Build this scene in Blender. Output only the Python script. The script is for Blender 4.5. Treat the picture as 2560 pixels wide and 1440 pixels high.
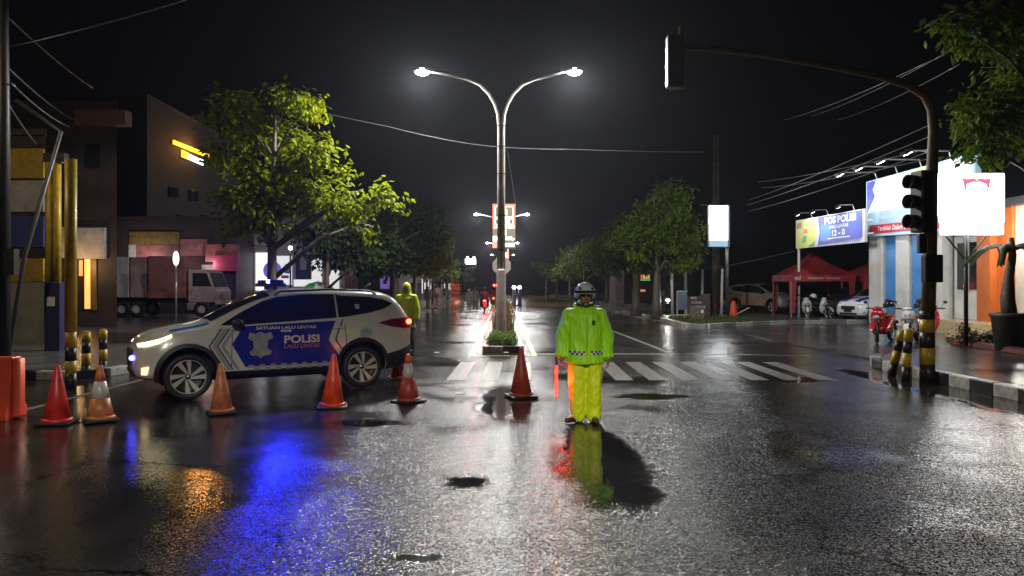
import bpy, bmesh, math, random
from mathutils import Vector, Matrix, noise
from mathutils.bvhtree import BVHTree
PI = math.pi
R = math.radians
random.seed(7)
for o in list(bpy.data.objects):
    bpy.data.objects.remove(o)
scene = bpy.context.scene
COL = scene.collection

# ------------------------------------------------------------------ camera, world, exposure
F, CX, CY, H = 1862.0, 1258.0, 713.0, 1.70       # focal length in photo pixels, vanishing point, eye height
cam_d = bpy.data.cameras.new('camera')
cam_d.sensor_width = 36.0
cam_d.lens = 36.0 * F / 2560
cam_d.shift_x = (1280 - CX) / 2560
cam_d.shift_y = -(720 - CY) / 2560
cam_d.clip_start = 0.05
cam_d.clip_end = 3000
cam = bpy.data.objects.new('camera', cam_d)
COL.objects.link(cam)
cam.location = (0, 0, H)
cam.rotation_euler = (PI / 2, 0, 0)
scene.camera = cam
world = bpy.data.worlds.new('World')
scene.world = world
world.use_nodes = True
bg = world.node_tree.nodes['Background']
bg.inputs[0].default_value = (0.55, 0.6, 0.85, 1)
bg.inputs[1].default_value = 0.002
scene.view_settings.view_transform = 'Standard'
scene.view_settings.look = 'None'
scene.view_settings.exposure = 0.0
scene.view_settings.gamma = 1.0
cy = scene.cycles
cy.use_denoising = True
cy.max_bounces = 5
cy.diffuse_bounces = 2
cy.glossy_bounces = 3
cy.transmission_bounces = 4
cy.transparent_max_bounces = 6
cy.volume_bounces = 0
cy.sample_clamp_indirect = 4.0
cy.sample_clamp_direct = 40.0
cy.caustics_reflective = False
cy.caustics_refractive = False

# ------------------------------------------------------------------ helpers
def gx(px, Y):
    return (px - CX) / F * Y
def gz(py, Y):
    return H - (py - CY) / F * Y
def gp(px, py, z=0.0):
    Y = (H - z) * F / (py - CY)
    return Vector((gx(px, Y), Y, z))
def pt(px, py, Y):
    return Vector((gx(px, Y), Y, gz(py, Y)))

class MB:
    """collects shapes; build() links them as one mesh object"""
    def __init__(s):
        s.v, s.f, s.m, s.sm = [], [], [], []
        s.mi, s.smooth = 0, False
    def add(s, vs, fs, M=None):
        b = len(s.v)
        for v in vs:
            v = Vector(v)
            s.v.append(M @ v if M else v)
        for f in fs:
            s.f.append([b + i for i in f]); s.m.append(s.mi); s.sm.append(s.smooth)
        return s
    def box(s, c, d, M=None, bev=0.0):
        x, y, z = d[0] / 2, d[1] / 2, d[2] / 2
        T = Matrix.Translation(c) @ (M or Matrix())
        if bev <= 0:
            vs = [(a * x, b * y, e * z) for a in (-1, 1) for b in (-1, 1) for e in (-1, 1)]
            return s.add(vs, [(0, 1, 3, 2), (4, 6, 7, 5), (0, 4, 5, 1), (2, 3, 7, 6), (0, 2, 6, 4), (1, 5, 7, 3)], T)
        bm = bmesh.new()
        bmesh.ops.create_cube(bm, size=1)
        bmesh.ops.scale(bm, vec=d, verts=bm.verts)
        bmesh.ops.bevel(bm, geom=bm.edges[:], offset=bev, segments=2, affect='EDGES', profile=0.5)
        bm.verts.index_update()
        s.add([v.co for v in bm.verts], [[v.index for v in f.verts] for f in bm.faces], T)
        bm.free()
        return s
    def quad(s, a, b, c, d):
        return s.add([a, b, c, d], [(0, 1, 2, 3)])
    def tube(s, pts, rad, n=10, cap=True, flat=1.0):
        pts = [Vector(p) for p in pts]
        if not isinstance(rad, (list, tuple)):
            rad = [rad] * len(pts)
        vs, fs = [], []
        prev = None
        for i, p in enumerate(pts):
            t = (pts[min(i + 1, len(pts) - 1)] - pts[max(i - 1, 0)])
            if t.length < 1e-9: t = Vector((0, 0, 1))
            t.normalize()
            if prev is None:
                a = Vector((1, 0, 0)) if abs(t.x) < 0.9 else Vector((0, 1, 0))
            else:
                a = prev
            u = (a - t * a.dot(t)).normalized()
            prev = u
            w = t.cross(u)
            for k in range(n):
                an = 2 * PI * k / n
                vs.append(p + (u * math.cos(an) + w * math.sin(an) * flat) * rad[i])
        for i in range(len(pts) - 1):
            for k in range(n):
                k2 = (k + 1) % n
                fs.append((i * n + k, i * n + k2, (i + 1) * n + k2, (i + 1) * n + k))
        if cap:
            fs.append(list(range(n))[::-1])
            fs.append([(len(pts) - 1) * n + k for k in range(n)])
        return s.add(vs, fs)
    def lathe(s, prof, n=16, M=None, closed=False):
        vs, fs = [], []
        for (r, z) in prof:
            for k in range(n):
                a = 2 * PI * k / n
                vs.append((r * math.cos(a), r * math.sin(a), z))
        m = len(prof)
        for i in range(m if closed else m - 1):
            j = (i + 1) % m
            for k in range(n):
                k2 = (k + 1) % n
                fs.append((i * n + k, i * n + k2, j * n + k2, j * n + k))
        if not closed:
            if prof[0][0] > 1e-6: fs.append(list(range(n))[::-1])
            if prof[-1][0] > 1e-6: fs.append([(m - 1) * n + k for k in range(n)])
        return s.add(vs, fs, M)
    def ell(s, c, r, n=14, m=9, M=None):
        vs, fs = [], []
        for i in range(m + 1):
            th = PI * i / m
            for k in range(n):
                a = 2 * PI * k / n
                vs.append((r[0] * math.sin(th) * math.cos(a), r[1] * math.sin(th) * math.sin(a), r[2] * math.cos(th)))
        for i in range(m):
            for k in range(n):
                k2 = (k + 1) % n
                fs.append((i * n + k, (i + 1) * n + k, (i + 1) * n + k2, i * n + k2))
        return s.add(vs, fs, Matrix.Translation(c) @ (M or Matrix()))
    def cap(s, a, ra, b, rb, n=12):
        a, b = Vector(a), Vector(b)
        t = (b - a).normalized()
        P, Q = [], []
        for q in (1.0, 0.92, 0.7, 0.38):
            P.append(a - t * ra * q); Q.append(ra * math.sqrt(max(1 - q * q, 0.0025)))
        P.append(a); Q.append(ra); P.append(b); Q.append(rb)
        for q in (0.38, 0.7, 0.92, 1.0):
            P.append(b + t * rb * q); Q.append(rb * math.sqrt(max(1 - q * q, 0.0025)))
        return s.tube(P, Q, n)
    def prism(s, poly, z0, z1):
        n = len(poly)
        vs = [(p[0], p[1], z0) for p in poly] + [(p[0], p[1], z1) for p in poly]
        fs = [list(range(n))[::-1], [n + i for i in range(n)]]
        fs += [(i, (i + 1) % n, n + (i + 1) % n, n + i) for i in range(n)]
        return s.add(vs, fs)
    def mesh(s, name, mats):
        me = bpy.data.meshes.new(name)
        me.from_pydata([tuple(v) for v in s.v], [], s.f)
        for m in (mats if isinstance(mats, (list, tuple)) else [mats]):
            me.materials.append(m)
        me.polygons.foreach_set('material_index', s.m)
        me.polygons.foreach_set('use_smooth', s.sm)
        me.update()
        return me
    def build(s, name, mats, parent=None, loc=None, rot=None, fix=True):
        me = s.mesh(name, mats)
        if fix:
            bm = bmesh.new(); bm.from_mesh(me)
            bmesh.ops.recalc_face_normals(bm, faces=bm.faces)
            bm.to_mesh(me); bm.free()
        return link(name, me, parent, loc, rot)

def link(name, me, parent=None, loc=None, rot=None):
    o = bpy.data.objects.new(name, me)
    COL.objects.link(o)
    if parent: o.parent = parent
    if loc is not None: o.location = loc
    if rot is not None: o.rotation_euler = rot
    return o
def tag(o, label, cat, group=None):
    o['label'] = label; o['category'] = cat
    if group: o['group'] = group
    return o
def thing(name, label, cat, loc=(0, 0, 0), rz=0.0, group=None):
    o = bpy.data.objects.new(name, None)
    COL.objects.link(o)
    o.empty_display_size = 0.1
    o.location = loc; o.rotation_euler = (0, 0, rz)
    return tag(o, label, cat, group)
def struct(o):
    o['kind'] = 'structure'
    return o
def dup(root, loc, rz, label=None, group=None):
    c = root.copy(); COL.objects.link(c)
    c.location = loc; c.rotation_euler = (0, 0, rz)
    if label: c['label'] = label
    if group: c['group'] = group
    for ch in list(root.children):
        d = ch.copy(); COL.objects.link(d); d.parent = c
        for g in list(ch.children):
            e = g.copy(); COL.objects.link(e); e.parent = d
    return c
def lamp(kind, name, parent, loc, power, color=(1, 1, 1), size=0.1, target=None, spot=None, blend=0.6):
    l = bpy.data.lights.new(name, kind)
    l.energy = power; l.color = color
    if kind in ('POINT', 'SPOT'): l.shadow_soft_size = size
    if kind == 'AREA': l.size = size
    if spot: l.spot_size = spot; l.spot_blend = blend
    o = bpy.data.objects.new(name, l); COL.objects.link(o)
    if parent: o.parent = parent
    o.location = loc
    if target is not None:
        o.rotation_euler = (Vector(target) - Vector(loc)).to_track_quat('-Z', 'Y').to_euler()
    return o
def evaluated(o, name):
    dg = bpy.context.evaluated_depsgraph_get()
    dg.update()
    return bpy.data.meshes.new_from_object(o.evaluated_get(dg), depsgraph=dg)

# ------------------------------------------------------------------ materials
MATS = {}
def N(nt, t, **kw):
    n = nt.nodes.new(t)
    for k, v in kw.items(): setattr(n, k, v)
    return n
def mat(name, col, rough=0.5, metal=0.0, emit=None, es=0.0, var=0.18, scale=6.0, bump=0.0, bscale=40.0, coat=0.0, spec=0.5, trans=0.0):
    if name in MATS: return MATS[name]
    m = bpy.data.materials.new(name); m.use_nodes = True
    nt = m.node_tree; b = nt.nodes['Principled BSDF']
    b.inputs['Roughness'].default_value = rough
    b.inputs['Metallic'].default_value = metal
    b.inputs['Specular IOR Level'].default_value = spec
    b.inputs['Coat Weight'].default_value = coat
    b.inputs['Coat Roughness'].default_value = 0.08
    b.inputs['Transmission Weight'].default_value = trans
    tc = N(nt, 'ShaderNodeTexCoord')
    nz = N(nt, 'ShaderNodeTexNoise'); nz.inputs['Scale'].default_value = scale; nz.inputs['Detail'].default_value = 5
    nt.links.new(tc.outputs['Object'], nz.inputs['Vector'])
    mr = N(nt, 'ShaderNodeMapRange')
    mr.inputs['From Min'].default_value = 0.3; mr.inputs['From Max'].default_value = 0.7
    mr.inputs['To Min'].default_value = 1 - var; mr.inputs['To Max'].default_value = 1 + var * 0.6
    nt.links.new(nz.outputs['Fac'], mr.inputs['Value'])
    mx = N(nt, 'ShaderNodeMix', data_type='RGBA', blend_type='MULTIPLY')
    mx.inputs[0].default_value = 1
    mx.inputs[6].default_value = (*col, 1)
    nt.links.new(mr.outputs[0], mx.inputs[7])
    nt.links.new(mx.outputs[2], b.inputs['Base Color'])
    if emit:
        b.inputs['Emission Color'].default_value = (*emit, 1)
        b.inputs['Emission Strength'].default_value = es
    if bump > 0:
        n2 = N(nt, 'ShaderNodeTexNoise'); n2.inputs['Scale'].default_value = bscale; n2.inputs['Detail'].default_value = 4
        nt.links.new(tc.outputs['Object'], n2.inputs['Vector'])
        bp = N(nt, 'ShaderNodeBump'); bp.inputs['Strength'].default_value = bump; bp.inputs['Distance'].default_value = 0.02
        nt.links.new(n2.outputs['Fac'], bp.inputs['Height'])
        nt.links.new(bp.outputs[0], b.inputs['Normal'])
    MATS[name] = m
    return m
def glow(name, col, s):
    if name in MATS: return MATS[name]
    m = bpy.data.materials.new(name); m.use_nodes = True
    b = m.node_tree.nodes['Principled BSDF']
    b.inputs['Base Color'].default_value = (*[min(c, 0.8) for c in col], 1)
    b.inputs['Emission Color'].default_value = (*col, 1)
    b.inputs['Emission Strength'].default_value = s
    MATS[name] = m
    return m
def leafmat(name, col, col2, tr=0.35):
    if name in MATS: return MATS[name]
    m = bpy.data.materials.new(name); m.use_nodes = True
    nt = m.node_tree
    nt.nodes.remove(nt.nodes['Principled BSDF'])
    out = nt.nodes['Material Output']
    tc = N(nt, 'ShaderNodeTexCoord')
    nz = N(nt, 'ShaderNodeTexNoise'); nz.inputs['Scale'].default_value = 2.3; nz.inputs['Detail'].default_value = 6
    nt.links.new(tc.outputs['Object'], nz.inputs['Vector'])
    mr = N(nt, 'ShaderNodeMapRange'); mr.inputs['From Min'].default_value = 0.35; mr.inputs['From Max'].default_value = 0.65
    nt.links.new(nz.outputs['Fac'], mr.inputs['Value'])
    mx = N(nt, 'ShaderNodeMix', data_type='RGBA')
    mx.inputs[6].default_value = (*col, 1); mx.inputs[7].default_value = (*col2, 1)
    nt.links.new(mr.outputs[0], mx.inputs[0])
    d = N(nt, 'ShaderNodeBsdfPrincipled'); d.inputs['Roughness'].default_value = 0.5; d.inputs['Specular IOR Level'].default_value = 0.12
    t = N(nt, 'ShaderNodeBsdfTranslucent')
    nt.links.new(mx.outputs[2], d.inputs['Base Color']); nt.links.new(mx.outputs[2], t.inputs['Color'])
    ms = N(nt, 'ShaderNodeMixShader'); ms.inputs[0].default_value = tr
    nt.links.new(d.outputs[0], ms.inputs[1]); nt.links.new(t.outputs[0], ms.inputs[2])
    nt.links.new(ms.outputs[0], out.inputs['Surface'])
    MATS[name] = m
    return m

def wet_asphalt(name='wet_asphalt', lift=1.0, smooth=0.0):
    m = bpy.data.materials.new(name); m.use_nodes = True
    nt = m.node_tree; L = nt.links.new; b = nt.nodes['Principled BSDF']
    tc = N(nt, 'ShaderNodeTexCoord'); P = tc.outputs['Object']
    def noise_(scale, det=4, rough=0.5, vec=None, sx=1, sy=1):
        v = vec or P
        if sx != 1 or sy != 1:
            mp = N(nt, 'ShaderNodeMapping'); mp.inputs['Scale'].default_value = (sx, sy, 1)
            L(v, mp.inputs['Vector']); v = mp.outputs[0]
        n = N(nt, 'ShaderNodeTexNoise'); n.inputs['Scale'].default_value = scale
        n.inputs['Detail'].default_value = det; n.inputs['Roughness'].default_value = rough
        L(v, n.inputs['Vector']); return n.outputs['Fac']
    def rng(v, a, c, t0=0.0, t1=1.0, smooth=True):
        r = N(nt, 'ShaderNodeMapRange', interpolation_type='SMOOTHSTEP' if smooth else 'LINEAR')
        r.inputs['From Min'].default_value = a; r.inputs['From Max'].default_value = c
        r.inputs['To Min'].default_value = t0; r.inputs['To Max'].default_value = t1
        L(v, r.inputs['Value']); return r.outputs[0]
    def mth(op, a, c):
        n = N(nt, 'ShaderNodeMath', operation=op); n.use_clamp = False
        for i, x in enumerate((a, c)):
            if isinstance(x, (int, float)): n.inputs[i].default_value = x
            else: L(x, n.inputs[i])
        return n.outputs[0]
    # position warped a little so that puddle rims are uneven
    wn = N(nt, 'ShaderNodeTexNoise'); wn.inputs['Scale'].default_value = 2.2; wn.inputs['Detail'].default_value = 5; wn.inputs['Roughness'].default_value = 0.65
    L(P, wn.inputs['Vector'])
    sub = N(nt, 'ShaderNodeVectorMath', operation='SUBTRACT'); L(wn.outputs['Color'], sub.inputs[0]); sub.inputs[1].default_value = (0.5, 0.5, 0.5)
    scl = N(nt, 'ShaderNodeVectorMath', operation='SCALE'); L(sub.outputs[0], scl.inputs[0]); scl.inputs['Scale'].default_value = 0.55
    ad = N(nt, 'ShaderNodeVectorMath', operation='ADD'); L(P, ad.inputs[0]); L(scl.outputs[0], ad.inputs[1])
    W = ad.outputs[0]
    def spot(cx, cy_, rx, ry, soft=0.28):
        s = N(nt, 'ShaderNodeVectorMath', operation='SUBTRACT'); L(W, s.inputs[0]); s.inputs[1].default_value = (cx, cy_, 0)
        k = N(nt, 'ShaderNodeVectorMath', operation='MULTIPLY'); L(s.outputs[0], k.inputs[0]); k.inputs[1].default_value = (1 / rx, 1 / ry, 0)
        ln = N(nt, 'ShaderNodeVectorMath', operation='LENGTH'); L(k.outputs[0], ln.inputs[0])
        return rng(ln.outputs['Value'], 1 + soft, 1 - soft)
    pud = mth('MULTIPLY', rng(noise_(0.42, 3, 0.5), 0.46, 0.70), 0.85)
    for sp in SPOTS:
        pud = mth('MAXIMUM', pud, spot(*sp))
    # left of the junction smoothed to imitate lens blur; 'worn' is that blur mask
    sep = N(nt, 'ShaderNodeSeparateXYZ'); L(W, sep.inputs[0])
    worn = rng(sep.outputs[0], -0.9, -2.6)
    far = rng(sep.outputs[1], 12.0, 24.0)
    film = mth('MAXIMUM', mth('MULTIPLY', worn, 0.90), mth('MULTIPLY', far, 0.45))
    right = rng(sep.outputs[0], 2.0, 5.5)
    film = mth('MAXIMUM', film, mth('ADD', mth('MULTIPLY', right, 0.74), smooth))
    wet = mth('MINIMUM', mth('MAXIMUM', pud, film), 1.0)
    dry = mth('SUBTRACT', 1.0, wet)
    grain_a = noise_(75, 2, 0.6)
    grain_b = noise_(34, 2, 0.6)
    grain = mth('ADD', mth('MULTIPLY', grain_a, 0.6), mth('MULTIPLY', grain_b, 0.4))
    rip = noise_(7, 3, 0.5)
    und = noise_(1.1, 3, 0.5)
    track = rng(noise_(1.0, 4, 0.55, W, 1.1, 0.10), 0.36, 0.64)
    patch = mth('ADD', mth('MULTIPLY', rng(noise_(1.6, 6, 0.62), 0.34, 0.68), 0.6), mth('MULTIPLY', track, 0.4))
    ce = N(nt, 'ShaderNodeTexVoronoi', feature='DISTANCE_TO_EDGE'); ce.inputs['Scale'].default_value = 0.36; L(W, ce.inputs['Vector'])
    crack = mth('MULTIPLY', rng(ce.outputs['Distance'], 0.010, 0.002), rng(noise_(0.5, 3), 0.42, 0.6))
    rgh = mth('ADD', mth('MULTIPLY', dry, 0.05), mth('ADD', 0.045, mth('MULTIPLY', mth('SUBTRACT', 1.0, pud), 0.10)))
    rgh = mth('ADD', rgh, mth('MULTIPLY', mth('MULTIPLY', patch, mth('SUBTRACT', 1.0, pud)), 0.07))
    L(rgh, b.inputs['Roughness'])
    b.inputs['IOR'].default_value = 1.42
    bp = N(nt, 'ShaderNodeBump'); bp.inputs['Distance'].default_value = 0.012
    L(mth('ADD', mth('MULTIPLY', mth('MULTIPLY', dry, mth('ADD', 0.55, mth('MULTIPLY', patch, 0.45))), 0.30), mth('MULTIPLY', mth('SUBTRACT', 1.0, pud), 0.06)), bp.inputs['Strength']); L(grain, bp.inputs['Height'])
    b2 = N(nt, 'ShaderNodeBump'); b2.inputs['Distance'].default_value = 0.02; b2.inputs['Strength'].default_value = 0.03
    L(rip, b2.inputs['Height']); L(bp.outputs[0], b2.inputs['Normal'])
    b3 = N(nt, 'ShaderNodeBump'); b3.inputs['Distance'].default_value = 0.1; b3.inputs['Strength'].default_value = 0.04
    L(und, b3.inputs['Height']); L(b2.outputs[0], b3.inputs['Normal'])
    # every stone of the wearing course tilts its own way and glints on its own
    vo = N(nt, 'ShaderNodeTexVoronoi'); vo.inputs['Scale'].default_value = 100.0; L(P, vo.inputs['Vector'])
    vs_ = N(nt, 'ShaderNodeVectorMath', operation='SUBTRACT'); L(vo.outputs['Color'], vs_.inputs[0]); vs_.inputs[1].default_value = (0.5, 0.5, 0.5)
    vm = N(nt, 'ShaderNodeVectorMath', operation='MULTIPLY'); L(vs_.outputs[0], vm.inputs[0]); vm.inputs[1].default_value = (1, 1, 0)
    vk = N(nt, 'ShaderNodeVectorMath', operation='SCALE'); L(vm.outputs[0], vk.inputs[0])
    L(mth('MULTIPLY', mth('MULTIPLY', dry, mth('ADD', 0.6, mth('MULTIPLY', patch, 0.6))), 0.70), vk.inputs['Scale'])
    va = N(nt, 'ShaderNodeVectorMath', operation='ADD'); L(b3.outputs[0], va.inputs[0]); L(vk.outputs[0], va.inputs[1])
    vn = N(nt, 'ShaderNodeVectorMath', operation='NORMALIZE'); L(va.outputs[0], vn.inputs[0])
    L(vn.outputs[0], b.inputs['Normal'])
    cr = N(nt, 'ShaderNodeMix', data_type='RGBA'); cr.inputs[6].default_value = (0.008 * lift, 0.008 * lift, 0.009 * lift, 1); cr.inputs[7].default_value = (0.042 * lift, 0.040 * lift, 0.038 * lift, 1)
    L(rng(grain_a, 0.3, 0.75), cr.inputs[0])
    pt_ = N(nt, 'ShaderNodeMix', data_type='RGBA', blend_type='MULTIPLY'); pt_.inputs[0].default_value = 1
    L(cr.outputs[2], pt_.inputs[6]); L(rng(noise_(0.8, 5, 0.6), 0.3, 0.7, 0.55, 1.25), pt_.inputs[7])
    ck = N(nt, 'ShaderNodeMix', data_type='RGBA'); ck.inputs[7].default_value = (0.002, 0.002, 0.002, 1)
    L(crack, ck.inputs[0]); L(pt_.outputs[2], ck.inputs[6])
    L(ck.outputs[2], b.inputs['Base Color'])
    L(mth('SUBTRACT', 0.5, mth('MULTIPLY', crack, 0.45)), b.inputs['Specular IOR Level'])
    return m

SPOTS = [(0.97, 7.3, 0.38, 1.75), (-0.32, 6.40, 0.19, 0.26, 0.6), (-0.52, 4.66, 0.14, 0.10, 0.7), (0.05, 10.9, 0.45, 1.7),
         (2.3, 11.4, 0.55, 0.3), (5.2, 13.4, 0.8, 0.5), (6.9, 12.2, 0.45, 3.4), (-1.7, 9.2, 0.5, 0.25)]
ASPH = wet_asphalt()
FORE = wet_asphalt('wet_forecourt', 2.2, 0.1)
M_concrete = mat('wet_concrete', (0.17, 0.165, 0.155), 0.3, var=0.35, scale=3, bump=0.25, bscale=60)
M_pave = mat('wet_paving', (0.10, 0.10, 0.10), 0.22, var=0.4, scale=2.2, bump=0.3, bscale=50)
M_kwhite = mat('kerb_white_paint', (0.36, 0.35, 0.32), 0.35, var=0.45, scale=7, bump=0.3, bscale=45)
M_kblack = mat('kerb_black_paint', (0.022, 0.022, 0.025), 0.3, var=0.4, scale=7, bump=0.3, bscale=45)
M_paint = mat('road_white_paint', (0.20, 0.19, 0.165), 0.3, var=0.85, scale=11, bump=0.35, bscale=90)
M_ypaint = mat('road_yellow_paint', (0.50, 0.33, 0.05), 0.3, var=0.5, scale=8, bump=0.3, bscale=80)
M_soil = mat('soil', (0.05, 0.035, 0.022), 0.6, var=0.4, scale=9, bump=0.6, bscale=30)
M_black = mat('black_plastic', (0.012, 0.012, 0.013), 0.5, var=0.2)
M_dark = mat('dark_metal', (0.03, 0.03, 0.032), 0.35, metal=0.4)
M_galv = mat('galvanised_steel', (0.42, 0.42, 0.40), 0.32, metal=0.55, var=0.25, scale=5)
M_white = mat('white_paint', (0.70, 0.70, 0.68), 0.35, var=0.12, scale=3)
M_grass = leafmat('grass_blades', (0.05, 0.09, 0.015), (0.10, 0.11, 0.02), 0.3)

# ------------------------------------------------------------------ ground, road, kerbs
g = MB(); g.quad((-200, -90, -0.04), (200, -90, -0.04), (200, 600, -0.04), (-200, 600, -0.04))
struct(g.build('ground', M_soil))
g = MB(); g.quad((-45, -45, 0), (45, -45, 0), (45, 420, 0), (-45, 420, 0))
road = struct(g.build('road', ASPH))
def sheet(poly, name, m, z=0.004, parent=road):
    b = MB(); b.add([(p[0], p[1], z) for p in poly], [list(range(len(poly)))])
    return b.build(name, m, parent)
# zebra crossing, each stripe its own
for i in range(12):
    x0 = -1.02 + i * 0.605
    if i in (3,): continue
    a = 0.16
    sheet([(x0, 13.3), (x0 + 0.33, 13.3), (x0 + 0.33 + a * 0.5, 16.45), (x0 + a * 0.5, 16.45)], 'zebra_stripe', M_paint)
sheet([(0.78, 18.25), (4.35, 18.25), (4.35, 18.5), (0.78, 18.5)], 'stop_line', M_paint)
sheet([(4.5, 18.3), (7.4, 17.9), (7.4, 18.0), (4.5, 18.42)], 'stop_line', M_paint)
sheet([(4.12, 18.6), (4.25, 18.6), (3.85, 46), (3.72, 46)], 'lane_line', M_paint)
sheet([(-6.62, 4.0), (-6.5, 4.0), (-6.42, 13.4), (-6.54, 13.4)], 'edge_line', M_paint)
sheet([(0.8, 59.6), (4.2, 59.6), (4.2, 60.2), (0.8, 60.2)], 'stop_line', M_paint)
sheet([(-2.6, 43.4), (-1.9, 43.4), (-1.35, 50.5), (-2.0, 50.5)], 'road_arrow_patch', M_paint)
for s in (-1, 1):
    sheet([(s * 0.70, 17.95), (s * 0.82, 17.95), (s * 0.74, 95), (s * 0.62, 95)][::s], 'median_edge_line', M_ypaint)
sheet([(-0.82, 17.83), (0.82, 17.83), (0.82, 17.95), (-0.82, 17.95)], 'median_edge_line', M_ypaint, z=0.0045)

def kerb(name, pts, h, w, blen, mats, parent_z=0.0, first=0):
    """row of painted kerb stones along a polyline, each stone its own child"""
    pts = [Vector((p[0], p[1], 0)) for p in pts]
    root = bpy.data.objects.new(name, None); COL.objects.link(root); struct(root)
    cache = {}
    # resample
    d = [0]
    for a, b in zip(pts, pts[1:]): d.append(d[-1] + (b - a).length)
    def at(s):
        for i in range(len(pts) - 1):
            if s <= d[i + 1] or i == len(pts) - 2:
                t = (s - d[i]) / max(d[i + 1] - d[i], 1e-6)
                return pts[i].lerp(pts[i + 1], t)
    n = max(1, int(d[-1] / blen)); L = d[-1] / n
    for i in range(n):
        a, b = at(i * L), at((i + 1) * L)
        key = i % 2
        if key not in cache:
            mb = MB(); mb.box((0, 0, 0), (1, w, h), bev=0.02)
            cache[key] = mb.mesh('kerb_stone', mats[(i + first) % len(mats)])
        o = link('kerb_stone', cache[key], root)
        m = (a + b) / 2
        o.location = (m.x, m.y, h / 2 - 0.01 + parent_z + random.uniform(-0.006, 0.006))
        o.rotation_euler = (random.uniform(-0.015, 0.015), 0, math.atan2(b.y - a.y, b.x - a.x) + random.uniform(-0.012, 0.012))
        o.scale = ((b - a).length - 0.012, 1, 1)
    return root
kerb('kerb_right_corner', [(7.62, 3.5), (7.62, 14.6), (7.75, 15.6), (8.25, 16.4)], 0.21, 0.2, 0.56, [M_kblack, M_kwhite])
kerb('kerb_left_corner', [(-15, 15.3), (-9.2, 13.75), (-7.9, 13.3), (-7.35, 13.9), (-7.2, 20), (-6.7, 28), (-5.7, 42), (-5.45, 60)], 0.17, 0.2, 0.62, [M_kblack, M_kwhite])
kerb('kerb_right_island', [(22, 34.2), (12.5, 32.2), (9.6, 30.6), (7.8, 28.9), (7.35, 29.3), (7.4, 36), (7.0, 60)], 0.2, 0.2, 1.0, [M_kwhite, M_concrete])
kerb('kerb_median_left', [(-0.46, 19.0), (-0.46, 62)], 0.17, 0.16, 0.75, [M_kwhite, M_kblack])
kerb('kerb_median_right', [(0.44, 62), (0.44, 19.0)], 0.17, 0.16, 0.75, [M_kwhite, M_kblack])
kerb('kerb_median_nose', [(-0.52, 18.9), (0.50, 18.9)], 0.17, 0.18, 0.5, [M_kwhite, M_kblack])
b = MB(); b.prism([(-0.4, 18.99), (0.38, 18.99), (0.38, 62), (-0.4, 62)], 0.0, 0.11)
struct(b.build('median_soil', M_soil))
b = MB(); b.prism([(-0.5, 62.1), (0.5, 62.1), (0.5, 200), (-0.5, 200)], 0.0, 0.16)
struct(b.build('median_far', M_concrete))
# sidewalks
b = MB(); b.prism([(7.72, 3.5), (10.3, 3.5), (11.7, 19.4), (9.0, 17.2), (8.3, 16.3), (7.85, 15.5), (7.72, 14.6)], 0.0, 0.17)
struct(b.build('sidewalk_right_corner', FORE))
b = MB(); b.prism([(8.4, 17.0), (12.0, 19.7), (12.0, 20.5), (30, 20.5), (30, 33.5), (12.6, 31.9), (9.8, 30.3), (8.6, 27.5), (8.1, 22.5)], 0.0, 0.035)
struct(b.build('forecourt', FORE))
b = MB(); b.prism([(-45, 17), (-15, 15.4), (-9.2, 13.86), (-7.95, 13.42), (-7.45, 14), (-7.3, 20), (-6.8, 28), (-5.8, 42), (-5.55, 60), (-5.5, 200), (-45, 200)], 0.0, 0.14)
struct(b.build('sidewalk_left', M_pave))
b = MB(); b.prism([(7.5, 36), (7.12, 60), (7.1, 200), (45, 200), (45, 36.2), (22, 34.4), (12.5, 32.4), (9.5, 30.8), (7.85, 29.1), (7.47, 29.4)], 0.0, 0.15)
struct(b.build('sidewalk_right', M_pave))
# muddy rain water on the road further on, shops' orange reflection painted in
M_flood = mat('muddy_glow_water', (0.11, 0.07, 0.028), 0.16, var=0.35, scale=0.5, bump=0.06, bscale=3)
b = MB()
def flood(x0, x1, y0, y1, z):
    n = 26
    top = [(x0 + (x1 - x0) * i / n, y0 + 2.2 * noise.noise(Vector((i * 0.45, x0, 1))), z) for i in range(n + 1)]
    b.add(top + [(x1, y1, z), (x0, y1, z)], [list(range(n + 3))])
flood(-5.4, -0.9, 54, 200, 0.009); flood(0.9, 7.0, 56, 200, 0.009)
struct(b.build('flood_water', M_flood))
# planting bed with dark red edging by the right kerb
M_edging = mat('red_edging', (0.10, 0.03, 0.022), 0.4, var=0.4, bump=0.3)
bed = thing('planting_bed', 'low planting bed with dark red edging behind the right kerb', 'planter', (0, 0, 0))
b = MB(); b.tube([(11.75, 19.35, 0.19), (10.35, 3.5, 0.19)], 0.13, 8); b.build('edging', M_edging, bed)
b = MB(); b.prism([(10.4, 3.5), (16, 3.5), (16, 19.4), (11.85, 19.4)], 0.0, 0.2); b.build('soil', M_soil, bed)

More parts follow.
